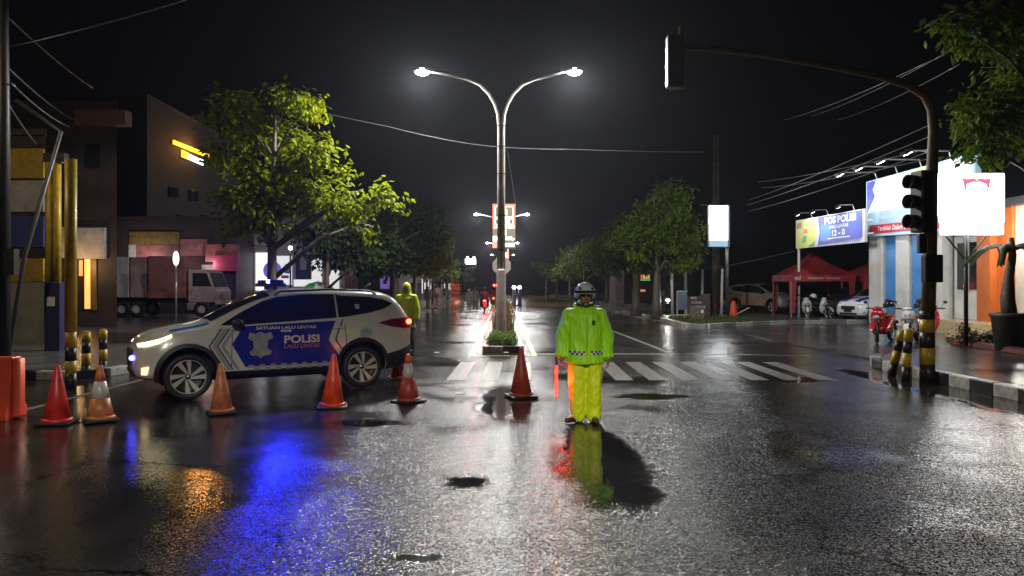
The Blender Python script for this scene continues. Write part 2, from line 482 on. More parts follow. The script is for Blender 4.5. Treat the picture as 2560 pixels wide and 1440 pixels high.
# ------------------------------------------------------------------ foliage helpers
def leaf_cloud(mb, clumps, n, size, rng, droop=0.5):
    """many single leaves spread through each clump's volume; every leaf is two folded quads"""
    tot = sum(c[1][0] * c[1][1] + c[1][0] * c[1][2] for c in clumps)
    for (c, r) in clumps:
        k = int(n * (r[0] * r[1] + r[0] * r[2]) / tot)
        # sub-tufts so that the outline is uneven
        tufts = []
        for _ in range(max(5, k // 24)):
            while True:
                q = Vector((rng.uniform(-1, 1), rng.uniform(-1, 1), rng.uniform(-1, 1)))
                if 0.25 < q.length < 1: break
            q = q * (0.75 + 0.35 * rng.random())
            tufts.append(Vector((q.x * r[0], q.y * r[1], q.z * r[2])))
        for _ in range(k):
            t = rng.choice(tufts)
            p = Vector(c) + t + Vector((rng.gauss(0, 1), rng.gauss(0, 1), rng.gauss(0, 0.7))) * size * 1.15
            out = (t + Vector((rng.uniform(-.6, .6), rng.uniform(-.6, .6), 0))).normalized()
            d = (out * 0.8 + Vector((rng.uniform(-.7, .7), rng.uniform(-.7, .7), -droop + rng.uniform(-.5, .4)))).normalized()
            up = Vector((rng.uniform(-.5, .5), rng.uniform(-.5, .5), 1))
            w = d.cross(up)
            if w.length < 1e-3: continue
            w.normalize(); nrm = w.cross(d)
            L = size * rng.uniform(0.75, 1.45); Wd = L * rng.uniform(0.26, 0.4)
            a = p; e = p + d * L - nrm * L * 0.12; m1 = p + d * L * 0.5 + nrm * L * 0.03
            l1 = p + d * L * 0.42 + w * Wd - nrm * L * 0.05; l2 = p + d * L * 0.42 - w * Wd - nrm * L * 0.05
            mb.add([a, l1, e, m1, l2], [(0, 1, 2, 3), (0, 3, 2, 4)])
M_bark = mat('bark', (0.09, 0.07, 0.05), 0.55, var=0.45, scale=9, bump=0.8, bscale=22)
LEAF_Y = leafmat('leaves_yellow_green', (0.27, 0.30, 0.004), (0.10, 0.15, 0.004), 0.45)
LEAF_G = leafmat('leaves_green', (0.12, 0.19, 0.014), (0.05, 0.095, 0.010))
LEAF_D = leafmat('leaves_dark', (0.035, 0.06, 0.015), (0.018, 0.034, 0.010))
def tree(name, label, base, clumps, trunk_r, n, size, leaf, fork=0.45, seed=1, top=None, group=None, lean=0.0):
    rng = random.Random(seed)
    base = Vector(base)
    t = thing(name, label, 'tree', base, group=group)
    cl = [(Vector(c) - base, r) for c, r in clumps]
    zt = top if top else max(c.z for c, r in cl)
    mb = MB(); mb.smooth = True
    spine = []
    for i in range(9):
        f = i / 8
        spine.append(Vector((lean * f + 0.10 * math.sin(f * 5 + seed) * f, 0.08 * math.sin(f * 4 + seed * 2), zt * f - 0.05)))
    rad = [trunk_r * (1.35 if i == 0 else 1.0) * (1 - 0.8 * (i / 8)) for i in range(9)]
    mb.tube(spine, rad, 10)
    for c, r in cl:
        f = min(0.92, max(fork, (c.z - 0.35 * Vector((c.x, c.y, 0)).length) / zt))
        s = spine[int(f * 8)]
        r0 = trunk_r * (1 - 0.8 * f) * 0.62
        mid = s.lerp(c, 0.5) + Vector((rng.uniform(-.1, .1), rng.uniform(-.1, .1), 0.10 * (c - s).length))
        mb.tube([s, mid, c, c + Vector((rng.uniform(-.3, .3) * r[0], rng.uniform(-.3, .3), 0.3 * r[2]))], [r0, r0 * 0.7, r0 * 0.4, r0 * 0.15], 6)
        for _ in range(4):
            e = c + Vector((rng.uniform(-.9, .9) * r[0], rng.uniform(-.9, .9) * r[1], rng.uniform(-.6, .7) * r[2]))
            mb.tube([mid.lerp(c, 0.6), e], [r0 * 0.35, r0 * 0.12], 5)
    mb.build('trunk', M_bark, t, fix=False)
    cb = MB(); leaf_cloud(cb, cl, n, size, rng)
    cb.build('crown', leaf, t, fix=False)
    return t
def px_clumps(lst, Y, jit=0.9, seed=3):
    rng = random.Random(seed); out = []
    for (px, py, rx, ry) in lst:
        y = Y + rng.uniform(-jit, jit)
        out.append((pt(px, py, y), (rx / F * y, rx / F * y * 0.9, ry / F * y)))
    return out
def rnd_clumps(base, h0, h1, rad, k, seed):
    rng = random.Random(seed); out = []
    for i in range(k):
        a = i * 2.4 + rng.uniform(-.4, .4); q = rad * math.sqrt((i + 0.3) / k) * rng.uniform(0.7, 1.05)
        z = rng.uniform(h0, h1) if i else h1
        r = rad * rng.uniform(0.30, 0.5)
        out.append((Vector(base) + Vector((math.cos(a) * q * (1.15 - 0.5 * (z - h0) / (h1 - h0)), math.sin(a) * q, z)), (r, r, r * 0.62)))
    return out

# ------------------------------------------------------------------ trees
Yt = 22.0
main_cl = px_clumps([(650, 505, 75, 62), (612, 545, 55, 45), (585, 500, 45, 40), (720, 470, 60, 42), (790, 492, 68, 42), (868, 500, 60, 36), (948, 492, 48, 24),
                     (915, 552, 26, 42), (760, 395, 58, 40), (806, 365, 42, 24), (700, 340, 60, 50), (550, 272, 55, 34), (625, 335, 64, 52), (725, 245, 66, 32),
                     (615, 430, 48, 38), (775, 265, 38, 28), (640, 265, 50, 36), (560, 385, 44, 34), (690, 560, 40, 28), (850, 440, 30, 22)], Yt)
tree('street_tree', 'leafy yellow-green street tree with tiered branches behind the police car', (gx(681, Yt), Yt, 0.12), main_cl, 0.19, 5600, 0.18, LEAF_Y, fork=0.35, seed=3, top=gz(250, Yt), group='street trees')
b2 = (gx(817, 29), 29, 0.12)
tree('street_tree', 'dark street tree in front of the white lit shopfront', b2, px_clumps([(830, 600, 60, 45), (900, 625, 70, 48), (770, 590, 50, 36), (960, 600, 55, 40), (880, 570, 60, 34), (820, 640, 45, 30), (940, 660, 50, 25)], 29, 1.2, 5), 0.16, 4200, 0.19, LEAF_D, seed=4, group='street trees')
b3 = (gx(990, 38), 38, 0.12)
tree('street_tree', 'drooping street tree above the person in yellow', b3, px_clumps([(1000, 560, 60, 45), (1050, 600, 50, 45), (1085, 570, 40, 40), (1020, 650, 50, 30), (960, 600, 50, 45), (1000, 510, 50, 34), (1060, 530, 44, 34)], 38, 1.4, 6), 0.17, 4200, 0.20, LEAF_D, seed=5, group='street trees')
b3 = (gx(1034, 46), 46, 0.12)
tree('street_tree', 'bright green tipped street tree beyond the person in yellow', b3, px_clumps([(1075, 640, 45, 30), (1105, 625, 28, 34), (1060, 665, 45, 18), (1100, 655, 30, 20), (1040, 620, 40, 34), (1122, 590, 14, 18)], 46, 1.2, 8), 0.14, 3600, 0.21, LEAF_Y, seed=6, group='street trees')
for i, (px, Y) in enumerate([(1083, 62), (1120, 82), (1150, 108)]):
    tree('street_tree', ['slim street tree past the waiting people in raincoats', 'street tree beside the red shop wall far down the left side', 'farthest street tree on the left side'][i],
         (gx(px, Y), Y, 0.12), rnd_clumps((gx(px, Y), Y, 0.12), 2.4, 4.6, 2.2, 9, 20 + i), 0.13, 1400, 0.26, LEAF_D if i else LEAF_G, seed=9 + i, group='street trees')
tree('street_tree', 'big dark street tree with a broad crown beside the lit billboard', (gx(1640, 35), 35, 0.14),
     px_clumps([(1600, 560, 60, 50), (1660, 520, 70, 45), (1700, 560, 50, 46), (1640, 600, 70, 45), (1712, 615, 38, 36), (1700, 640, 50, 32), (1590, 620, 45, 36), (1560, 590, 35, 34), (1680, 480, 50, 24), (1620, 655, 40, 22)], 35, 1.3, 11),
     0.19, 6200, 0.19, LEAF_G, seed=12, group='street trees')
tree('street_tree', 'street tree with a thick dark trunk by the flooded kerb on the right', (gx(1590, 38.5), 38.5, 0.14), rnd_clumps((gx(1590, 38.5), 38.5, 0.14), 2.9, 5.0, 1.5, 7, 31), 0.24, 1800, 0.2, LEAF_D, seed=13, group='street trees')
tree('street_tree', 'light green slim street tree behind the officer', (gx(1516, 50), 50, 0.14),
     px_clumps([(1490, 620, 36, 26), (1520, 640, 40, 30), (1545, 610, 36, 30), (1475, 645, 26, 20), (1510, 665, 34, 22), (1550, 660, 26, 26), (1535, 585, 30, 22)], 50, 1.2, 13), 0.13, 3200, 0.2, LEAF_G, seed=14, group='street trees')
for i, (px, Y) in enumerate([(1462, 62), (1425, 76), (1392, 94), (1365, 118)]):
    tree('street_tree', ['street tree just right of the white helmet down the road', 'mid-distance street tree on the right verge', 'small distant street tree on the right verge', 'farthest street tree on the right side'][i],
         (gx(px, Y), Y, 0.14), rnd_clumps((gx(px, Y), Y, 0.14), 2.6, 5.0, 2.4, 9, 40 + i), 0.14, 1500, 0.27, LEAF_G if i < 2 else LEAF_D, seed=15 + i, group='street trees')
# near tree hanging into the upper right corner
nr = px_clumps([(2500, 60, 90, 50), (2430, 90, 60, 40), (2540, 160, 60, 50), (2450, 280, 70, 60), (2400, 300, 40, 35), (2520, 300, 70, 70), (2470, 370, 60, 40), (2545, 240, 40, 60), (2390, 60, 36, 20)], 15.5, 0.9, 17)
tree('roadside_tree', 'dim overhanging tree filling the upper right corner', (gx(2655, 15.5), 15.5, 0.17), nr, 0.2, 3600, 0.15, LEAF_G, seed=22, top=6.6)

# ------------------------------------------------------------------ lettering
def text_mesh(body, size, m, bold=0.0, extrude=0.0, sx=1.0):
    c = bpy.data.curves.new('lettering', 'FONT')
    c.body = body; c.size = size; c.align_x = 'CENTER'; c.align_y = 'CENTER'
    c.offset = bold * size; c.extrude = extrude; c.resolution_u = 3
    o = bpy.data.objects.new('lettering_tmp', c); COL.objects.link(o)
    me = evaluated(o, 'lettering')
    bpy.data.objects.remove(o); bpy.data.curves.remove(c)
    if sx != 1.0:
        for v in me.vertices: v.co.x *= sx
    me.materials.clear(); me.materials.append(m)
    return me
def wall_text(body, size, m, parent, loc, rot=(PI / 2, 0, 0), bold=0.02, sx=1.0, name='lettering'):
    return link(name, text_mesh(body, size, m, bold, 0.0, sx), parent, loc, rot)
def flat(parent, name, poly, m, y, z0=0.0):
    """flat print on a panel that faces local -Y; poly in (x, z)"""
    b = MB(); b.add([(p[0], y, p[1] + z0) for p in poly], [list(range(len(poly)))])
    return b.build(name, m, parent, fix=False)
def rect(x0, x1, z0, z1):
    return [(x0, z0), (x1, z0), (x1, z1), (x0, z1)]

# ------------------------------------------------------------------ street lamps
M_lens = glow('lamp_lens', (0.93, 0.96, 1.0), 200.0)
M_pole = mat('lamp_pole_paint', (0.36, 0.34, 0.30), 0.4, metal=0.3, var=0.25, scale=4)
M_pbase = mat('lamp_base_paint', (0.22, 0.18, 0.17), 0.45, var=0.3, scale=4)
M_head = mat('lamp_head', (0.25, 0.25, 0.26), 0.4, metal=0.3)
def twin_lamp(Y, label, power, x0=-0.06, zb=0.11, group='twin-arm street lamps along the median', light=True, tilt=0.0):
    t = thing('street_lamp', label, 'street lamp', (x0, Y, zb), group=group)
    b = MB(); b.smooth = True
    b.tube([(0, 0, 0), (0, 0, 0.1), (0, 0, 2.0), (0, 0, 2.06)], [0.16, 0.15, 0.135, 0.11], 14); b.build('pole_base', M_pbase, t, fix=False)
    for s in (-1, 1):
        ext = 2.02 if s < 0 else 1.86
        P = [(s * 0.058, 0, 2.0), (s * 0.056, 0, 4.5), (s * 0.055, 0, 6.2), (s * 0.09, 0, 6.55), (s * 0.19, 0, 6.85), (s * 0.36, 0, 7.14),
             (s * 0.62, 0, 7.40), (s * 0.95, 0, 7.55), (s * 1.35, 0, 7.65), (s * ext, 0, 7.78)]
        b = MB(); b.smooth = True; b.tube(P, [0.06, 0.058, 0.055, 0.05, 0.047, 0.044, 0.042, 0.040, 0.038, 0.036], 10); b.build('arm', M_pole, t, fix=False)
        hd = MB(); hd.smooth = True
        hd.ell((s * (ext + 0.2), 0, 7.82), (0.34, 0.14, 0.06), 16, 8); h = hd.build('lamp_head', M_head, t, fix=False)
        ln = MB(); ln.smooth = True
        ln.ell((s * (ext + 0.26), 0, 7.78), (0.22, 0.13, 0.11), 14, 8); ln.build('lens', M_lens, h, fix=False)
        if light:
            if Y < 40: lamp('SPOT', 'lamp_light', t, (s * (ext + 0.26), 0, 7.62), power, (1.0, 0.97, 0.92), 0.12, target=(s * (ext + 0.26), 0, 0), spot=R(175), blend=0.08)
            else: lamp('POINT', 'lamp_light', t, (s * (ext + 0.26), 0, 7.55), power, (1.0, 0.97, 0.92), 0.12)
    for z in (2.6, 3.6, 4.8, 5.6, 6.2):
        b = MB(); b.tube([(0, 0, z), (0, 0, z + 0.03)], 0.125, 12, flat=0.55); b.build('strap', M_dark, t)
    return t
twin_lamp(21.6, 'nearest twin-arm street lamp on the planted median', 3300)
twin_lamp(65.0, 'second twin-arm street lamp, beyond the red framed signboard', 2100)
twin_lamp(109.0, 'third twin-arm street lamp far down the road', 2100)
twin_lamp(152.0, 'fourth twin-arm street lamp, tiny in the distance', 1500, light=False)
# unseen mast assumed behind the viewer, lights officer and car from the front
t = thing('assumed_light_mast', 'unseen tall floodlight mast assumed on the near side to light officer and car', 'street lamp', (1.5, -9.0, 0))
b = MB(); b.smooth = True; b.tube([(0, 0, 0), (0, 0, 5), (0, 0, 9.6)], [0.16, 0.12, 0.08], 14); b.build('pole', M_pole, t, fix=False)
for s in (-1, 1):
    b = MB(); b.tube([(0, 0, 9.4), (s * 1.1, 0.3, 9.6)], 0.04, 8); b.build('arm', M_pole, t)
    b = MB(); b.box((s * 1.3, 0.4, 9.55), (0.5, 0.4, 0.14), bev=0.03); h = b.build('lamp_head', M_head, t)
    b = MB(); b.box((s * 1.3, 0.42, 9.46), (0.42, 0.32, 0.03)); b.build('lens', M_lens, h)
    lamp('SPOT', 'lamp_light', t, (s * 1.3, 0.45, 9.35), 8000, (1.0, 0.95, 0.82), 0.2, target=(s * 3.0, 10.5, 0), spot=R(50), blend=0.7)

# unseen single-arm lamp, added on the left to light the corner and shops
t = thing('added_side_lamp', 'unseen single-arm street lamp added at the left to light the shopfronts', 'street lamp', (-13.0, 9.5, 0.0))
b = MB(); b.smooth = True; b.tube([(0, 0, 0), (0, 0, 6.5), (0.1, 0.2, 7.0), (0.6, 0.9, 7.4), (1.0, 1.4, 7.45)], [.11, .08, .06, .05, .04], 12); b.build('pole', M_pole, t, fix=False)
b = MB(); b.box((1.15, 1.6, 7.43), (0.4, 0.5, 0.12), bev=0.03); h = b.build('lamp_head', M_head, t)
b = MB(); b.box((1.15, 1.6, 7.36), (0.3, 0.4, 0.02)); b.build('lens', glow('warm_lamp_lens', (1.0, 0.8, 0.5), 60), h)
lamp('POINT', 'lamp_light', t, (1.15, 1.6, 7.2), 480, (1.0, 0.80, 0.52), 0.15)

# ------------------------------------------------------------------ median planting and signs
rng = random.Random(5)
pl = tag(MB().build('grass_clump', M_grass), 'tall brownish ornamental grass around the lamp pole on the median', 'grass')
bpy.data.objects.remove(pl)
M_reed = leafmat('reed', (0.20, 0.13, 0.04), (0.11, 0.08, 0.025), 0.4)
b = MB()
for i in range(900):
    x = rng.gauss(0, 0.11); y = 25 + rng.gauss(0, 1.4)
    h = rng.uniform(0.6, 1.35); a = rng.uniform(0, 2 * PI); q = rng.uniform(0.1, 0.42); w = 0.012
    p0 = Vector((x, y, 0.1)); d = Vector((math.cos(a), math.sin(a), 0))
    n_ = Vector((-d.y, d.x, 0)) * w
    p1 = p0 + d * q * 0.35 + Vector((0, 0, h * 0.65)); p2 = p0 + d * q + Vector((0, 0, h))
    b.add([p0 - n_, p0 + n_, p1 + n_ * 0.8, p1 - n_ * 0.8, p2], [(0, 1, 2, 3), (3, 2, 4)])
o = tag(b.build('ornamental_grass', M_reed, fix=False), 'tall brownish ornamental grass clump around the median lamp pole', 'grass'); o['kind'] = 'stuff'
M_hedge = leafmat('hedge_leaves', (0.10, 0.16, 0.015), (0.05, 0.09, 0.012), 0.3)
for i in range(7):
    y = 19.55 + (i % 4) * 0.55; x = -0.2 if i < 4 else 0.18
    h = thing('low_hedge', ['front left', 'second left', 'third left', 'rear left', 'front right', 'second right', 'third right'][i] + ' low green shrub on the median nose below the lamp', 'shrub', (x, y, 0.1), group='low shrubs on the median nose')
    cb = MB(); leaf_cloud(cb, [(Vector((0, 0, 0.17)), (0.2, 0.27, 0.16))], 420, 0.055, rng, droop=0.1); cb.build('foliage', M_hedge, h, fix=False)
    b = MB(); b.tube([(0, 0, -0.02), (0.02, 0, 0.15)], [0.02, 0.012], 6); b.build('stem', M_bark, h)

M_redneon = glow('red_sign_frame', (1.0, 0.13, 0.06), 1.1)
M_signdark = glow('sign_dark_print', (0.10, 0.115, 0.085), 0.9)
M_signbrown = glow('sign_brown_print', (0.17, 0.12, 0.08), 0.7)
M_signwhite = glow('sign_white_print', (1.0, 0.98, 0.86), 2.6)
M_signyel = glow('sign_yellow_print', (1.0, 0.75, 0.25), 1.6)
M_signred = glow('sign_red_print', (1.0, 0.25, 0.15), 1.3)
def totem(Y, label, x=0.03, zt=None, zb=None):
    W_ = 0.92
    zt = zt or gz(510, 30.0); zb = zb or gz(622, 30.0)
    hh = zt - zb
    t = thing('advert_totem', label, 'sign', (x, Y, 0.11), group='red framed lit signboards on the median')
    b = MB(); b.box((0, 0, zb / 2 - 0.05), (0.1, 0.1, zb - 0.1)); b.build('post', M_dark, t)
    b = MB(); b.box((0, 0, zb + hh / 2 - 0.11), (W_, 0.16, hh), bev=0.01); b.build('cabinet', M_dark, t)
    z0 = zb - 0.11
    yy = -0.083
    flat(t, 'lower_panel', rect(-.455, .455, 0.02, hh * 0.44), M_signdark, yy, z0)
    flat(t, 'middle_panel', rect(-.455, .455, hh * 0.27, hh * 0.44), M_signbrown, yy - .003, z0)
    flat(t, 'red_frame', rect(-.455, .455, hh * 0.44, hh - 0.005), M_redneon, yy, z0)
    flat(t, 'neon_border', rect(-.385, .385, hh * 0.535, hh * 0.945), M_signwhite, yy - .003, z0)
    flat(t, 'upper_panel', rect(-.35, .35, hh * 0.55, hh * 0.93), M_signdark, yy - .006, z0)
    flat(t, 'picture', [(-.06, hh * .745), (.14, hh * .745), (.14, hh * .87), (.08, hh * .885), (.07, hh * .91), (-.06, hh * .91)], M_signyel, yy - .009, z0)
    for (x0, x1, a, c) in [(-.30, -.02, .645, .715), (.0, .30, .645, .715), (-.24, -.02, .572, .63), (.0, .24, .572, .63), (-.40, -.05, .455, .51), (-.02, .41, .455, .51)]:
        k = 4
        for i in range(k):       # blocks of unreadable capitals
            w = (x1 - x0) / k
            flat(t, 'letter_block', rect(x0 + i * w + 0.006, x0 + (i + 1) * w - 0.006, hh * a + 0.006 * (i % 2), hh * c), M_signwhite, yy - .009, z0)
    flat(t, 'cup_picture', rect(0.02, 0.10, hh * .30, hh * .42), M_signwhite, yy - .006, z0)
    flat(t, 'badge', rect(-.44, -.24, hh * .165, hh * .28), M_signwhite, yy - .006, z0)
    flat(t, 'red_badge', rect(-.45, -.15, hh * .02, hh * .15), M_signred, yy - .003, z0)
    wall_text('1.000,-', 0.19, M_signwhite, t, (0.18, yy - .009, z0 + hh * .225), bold=0.03)
    for i in range(3):
        flat(t, 'small_print', rect(.02, .42, hh * (.05 + i * .03), hh * (.063 + i * .03)), M_signwhite, yy - .003, z0)
    return t
totem(30.0, 'tall lit signboard with red frame right behind the nearest lamp pole')
totem(63.0, 'farther lit signboard with red frame, partly hidden by the octagonal plate')
# octagonal traffic sign plate
M_plate = mat('grey_sign_plate', (0.28, 0.24, 0.22), 0.35, metal=0.3)
t = thing('traffic_sign', 'grey octagonal sign plate on the median behind the lamp pole', 'traffic sign', (-0.05, 24.4, 0.11))
b = MB(); b.tube([(0, 0, 0), (0, 0, 2.5)], 0.03, 8); b.build('post', M_galv, t)
b = MB(); b.add([(0.32 * math.cos(PI / 8 + i * PI / 4), y, 2.22 + 0.32 * math.sin(PI / 8 + i * PI / 4)) for y in (-0.06, -0.045) for i in range(8)],
                [list(range(8)), list(range(15, 7, -1))] + [(i, (i + 1) % 8, 8 + (i + 1) % 8, 8 + i) for i in range(8)])
b.build('plate', M_plate, t)
b = MB(); b.box((0, -0.035, 2.3), (0.4, 0.02, 0.03)); b.build('bracket', M_dark, t)

# ------------------------------------------------------------------ traffic signals and bollards
M_yel = mat('signal_yellow_paint', (0.50, 0.34, 0.02), 0.4, var=0.3, scale=6)
M_ybr = mat('weathered_yellow_paint', (0.12, 0.07, 0.02), 0.6, var=0.35, scale=6)
M_sblack = mat('stripe_black_paint', (0.02, 0.018, 0.016), 0.4, var=0.3)
def striped(mb_parent, name, p0, p1, r, bands, mats, n=14):
    p0, p1 = Vector(p0), Vector(p1)
    for i in range(len(bands) - 1):
        b = MB(); b.smooth = True
        b.tube([p0.lerp(p1, bands[i]), p0.lerp(p1, bands[i + 1])], r, n)
        b.build(name, mats[i % len(mats)], mb_parent, fix=False)
bp_ = gp(2318, 955)
t = thing('traffic_signal', 'yellow and black traffic signal pole with a long arm by the right kerb', 'traffic light', bp_)
def loc(px, py, Y=bp_.y):
    return pt(px, py, Y) - bp_
zs = loc(2318, 640).z
striped(t, 'pole_band', (0, 0, 0), (0, 0, 1.25), 0.125, [0, .25, .48, .7, .88, 1.0], [M_sblack, M_yel, M_sblack, M_yel, M_sblack])
b = MB(); b.smooth = True
P = [Vector((0.02, 0, 1.25)), loc(2325, 640), loc(2328, 480), loc(2334, 330), loc(2330, 275), loc(2312, 238), loc(2270, 212), loc(2200, 190), loc(2050, 160), loc(1880, 133), loc(1740, 119), loc(1706, 122)]
b.tube(P, [.115, .11, .10, .085, .08, .075, .07, .065, .06, .052, .046, .045], 12); b.build('pole', M_ybr, t, fix=False)
b = MB(); b.smooth = True; b.tube([loc(1704, 66), loc(1704, 222)], 0.05, 10); b.build('mast_end', M_ybr, t, fix=False)
def signal_head(parent, c, hgt, rz, lit_edge=False):
    M = Matrix.Rotation(rz, 4, 'Z')
    b = MB(); b.box(c, (0.3, 0.24, hgt), M, bev=0.03); h = b.build('signal_head', M_black, parent)
    for i in range(3):
        z = c[2] + hgt * (0.32 - 0.32 * i)
        v = MB(); v.smooth = True
        MM = Matrix.Translation(Vector((c[0], c[1], z))) @ M @ Matrix.Rotation(PI / 2, 4, 'X')
        v.lathe([(0.115, 0.12), (0.125, 0.30), (0.12, 0.30), (0.108, 0.12)], 14, MM, closed=True); v.build('visor', M_black, h, fix=False)
        v = MB(); v.lathe([(0.0, 0.125), (0.1, 0.125)], 14, MM); v.build('lens', mat('dark_signal_lens', (0.05, 0.03, 0.02), 0.15), h)
    return h
signal_head(t, loc(2303, 505) + Vector((0, -0.02, 0)), 1.08, R(-78))
signal_head(t, loc(1688, 155) + Vector((0, 0.0, 0)), 0.92, R(178))
b = MB(); b.box(loc(2316, 512), (0.2, 0.06, 0.06)); b.build('bracket', M_dark, t)
b = MB(); b.box(loc(2319, 672) + Vector((-0.02, -0.17, 0)), (0.31, 0.16, 0.48), bev=0.02); b.build('control_box', M_dark, t)
b = MB(); b.box(loc(2308, 610) + Vector((-0.08, -0.1, 0)), (0.14, 0.1, 0.34), bev=0.02); b.build('count_panel', M_black, t)
def bollard(base, top, label, r=0.075, group='striped bollards at the right kerb', first=0):
    base = Vector(base)
    t = thing('bollard', label, 'bollard', base, group=group)
    striped(t, 'band', (0, 0, 0), Vector(top) - base, r, [0, .27, .55, .78, 1.0], [M_sblack, M_yel][::(1 if first == 0 else -1)])
    b = MB(); b.smooth = True; b.ell(Vector(top) - base, (r, r, 0.03), 12, 6); b.build('cap', M_yel, t, fix=False)
g1 = gp(2228, 940); bollard(g1, pt(2256, 828, g1.y), 'leaning striped bollard farther from the signal pole, right kerb')
g1 = gp(2264, 952); bollard(g1, pt(2272, 826, g1.y), 'upright striped bollard nearest the signal pole, right kerb')
g1 = gp(215, 945); bollard(g1, pt(216, 832, g1.y), 'striped bollard beside the yellow pole at the left corner', group='striped bollards at the left corner')
g1 = gp(258, 931); bollard(g1, pt(258, 826, g1.y), 'right-hand striped bollard of the pair at the left corner', group='striped bollards at the left corner')
g1 = gp(177, 975)
t = thing('signal_pole', 'tall yellow pole with black striped foot at the left corner', 'pole', g1)
striped(t, 'pole_band', (0, 0, 0), (0, 0, 0.95), 0.085, [0, .28, .5, .72, 1.0], [M_sblack, M_yel])
b = MB(); b.smooth = True; b.tube([(0, 0, 0.95), (0, 0, gz(398, g1.y))], 0.09, 14); b.build('pole', M_yel, t, fix=False)
# twin yellow pipes on a dark blue pedestal
M_navy = mat('navy_paint', (0.03, 0.03, 0.10), 0.4, var=0.25)
g1 = gp(140, 890)
t = thing('sign_gantry', 'pair of yellow pipes on a dark blue pedestal, left corner', 'sign post', (g1.x, g1.y, 0.12))
zs = gz(705, g1.y) - 0.12
b = MB(); b.box((0, 0, zs / 2), (0.38, 0.34, zs), bev=0.02); b.build('pedestal', M_navy, t)
b = MB(); b.box((-0.02, -0.178, zs * 0.72), (0.2, 0.006, 0.22)); b.build('notice', M_white, t)
for px in (124, 143):
    b = MB(); b.smooth = True; b.tube([(gx(px, g1.y) - g1.x, 0, zs - 0.05), (gx(px, g1.y) - g1.x, 0, gz(405, g1.y) - 0.12)], 0.088, 12); b.build('pipe', M_yel, t, fix=False)
b = MB(); b.box((0, 0, gz(395, g1.y) - 0.12), (0.5, 0.2, 0.22)); b.build('cross_head', M_dark, t)
# dark utility pole at the left edge with guy strut
M_cpole = mat('concrete_pole', (0.14, 0.12, 0.10), 0.5, var=0.3, scale=4, bump=0.3)
t = thing('utility_pole', 'dark utility pole at the left edge of the picture', 'pole', (gx(8, 14.4), 14.4, 0.1))
b = MB(); b.smooth = True; b.tube([(0, 0, 0), (0, 0, 5), (-0.05, 0, 9.5)], [.13, .115, .09], 12); b.build('pole', M_black, t, fix=False)
b = MB(); b.box((0.12, -0.02, 2.05), (0.3, 0.16, 0.5)); b.build('meter_box', M_black, t)
t = thing('leaning_strut', 'grey leaning strut in front of the yellow and blue shopfront', 'pole', (gx(30, 17), 17, 0.12))
b = MB(); b.smooth = True; b.tube([(gx(20, 17) - gx(30, 17), 0, 0.0), pt(62, 640, 17) - Vector(t.location), pt(152, 330, 17) - Vector(t.location), pt(40, 250, 17) - Vector(t.location)], 0.05, 8); b.build('pipe', mat('dull_steel', (0.08, 0.08, 0.09), 0.4, metal=0.4), t, fix=False)

# ------------------------------------------------------------------ right-hand poles, billboard, monument
t = thing('lit_billboard', 'white glowing vertical billboard on a thin pole beside the concrete pole', 'billboard', (gx(1818, 38.6), 38.6, 0.15))
O = Vector(t.location)
b = MB(); b.smooth = True; b.tube([(0, 0, 0), (0, 0, gz(510, 38.6) - .15)], 0.09, 10); b.build('post', M_galv, t, fix=False)
xa, xb = gx(1770, 38.4) - O.x, gx(1823, 38.4) - O.x
za, zb_ = gz(618, 38.4) - .15, gz(514, 38.4) - .15
b = MB(); b.box(((xa + xb) / 2, -0.25, (za + zb_) / 2), (xb - xa, 0.2, zb_ - za), bev=0.01); b.build('cabinet', mat('cabinet_blue_grey', (0.3, 0.42, 0.48), 0.4), t)
b = MB(); b.quad((xa + .03, -.354, za + .34), (xb - .12, -.354, za + .34), (xb - .12, -.354, zb_ - .03), (xa + .03, -.354, zb_ - .03)); b.build('lit_face', glow('billboard_white', (0.93, 0.97, 1.0), 13.0), t, fix=False)
b = MB(); b.quad((xa + .03, -.354, za + .03), (xb - .12, -.354, za + .03), (xb - .12, -.354, za + .33), (xa + .03, -.354, za + .33)); b.build('lower_face', glow('billboard_blue', (0.35, 0.6, 0.75), 0.8), t, fix=False)
b = MB(); b.tube([(xa - .4, -.2, zb_ + .03), (xb, -.2, zb_ + .03)], .03, 6); b.build('top_arm', M_galv, t)
t = thing('utility_pole', 'brown concrete utility pole under the glowing billboard', 'pole', (gx(1790, 39.6), 39.6, 0.15))
b = MB(); b.smooth = True; b.tube([(0, 0, 0), (0, 0, 9.5)], [.22, .15], 14); b.build('pole', M_cpole, t, fix=False)
fl = [(1650, 688, 772, 38.5), (1681, 681, 786, 36.5), (1714, 680, 770, 38), (1755, 673, 772, 38.4), (1803, 672, 792, 37.5)]
for i, (px, pt_, pb, Y) in enumerate(fl):
    t = thing('flag_pole', ['first', 'second', 'third', 'fourth', 'fifth'][i] + ' thin white flag pole from the left in the row on the grass', 'pole', (gx(px, Y), Y, 0.15), group='thin white poles on the right island')
    b = MB(); b.smooth = True; b.tube([(0, 0, 0), (0.03 * (i - 2), 0, gz(pt_, Y) - .15)], [.075, .06], 8); b.build('pole', M_white, t, fix=False)
    b = MB(); b.box((0, 0, 0.03), (0.3, 0.3, 0.08)); b.build('foot', M_concrete, t)
M_board = mat('noticeboard_face', (0.12, 0.15, 0.22), 0.25, var=0.5, scale=14)
M_frame = mat('cream_frame', (0.45, 0.42, 0.33), 0.45)
t = thing('notice_board', 'small framed notice board on cream legs standing on the grass', 'notice board', (gx(1705, 35.2), 35.2, 0.15))
O = Vector(t.location)
for px in (1693, 1716):
    b = MB(); b.box((gx(px, 35.2) - O.x, 0, 0.62), (0.05, 0.05, 1.24)); b.build('leg', M_frame, t)
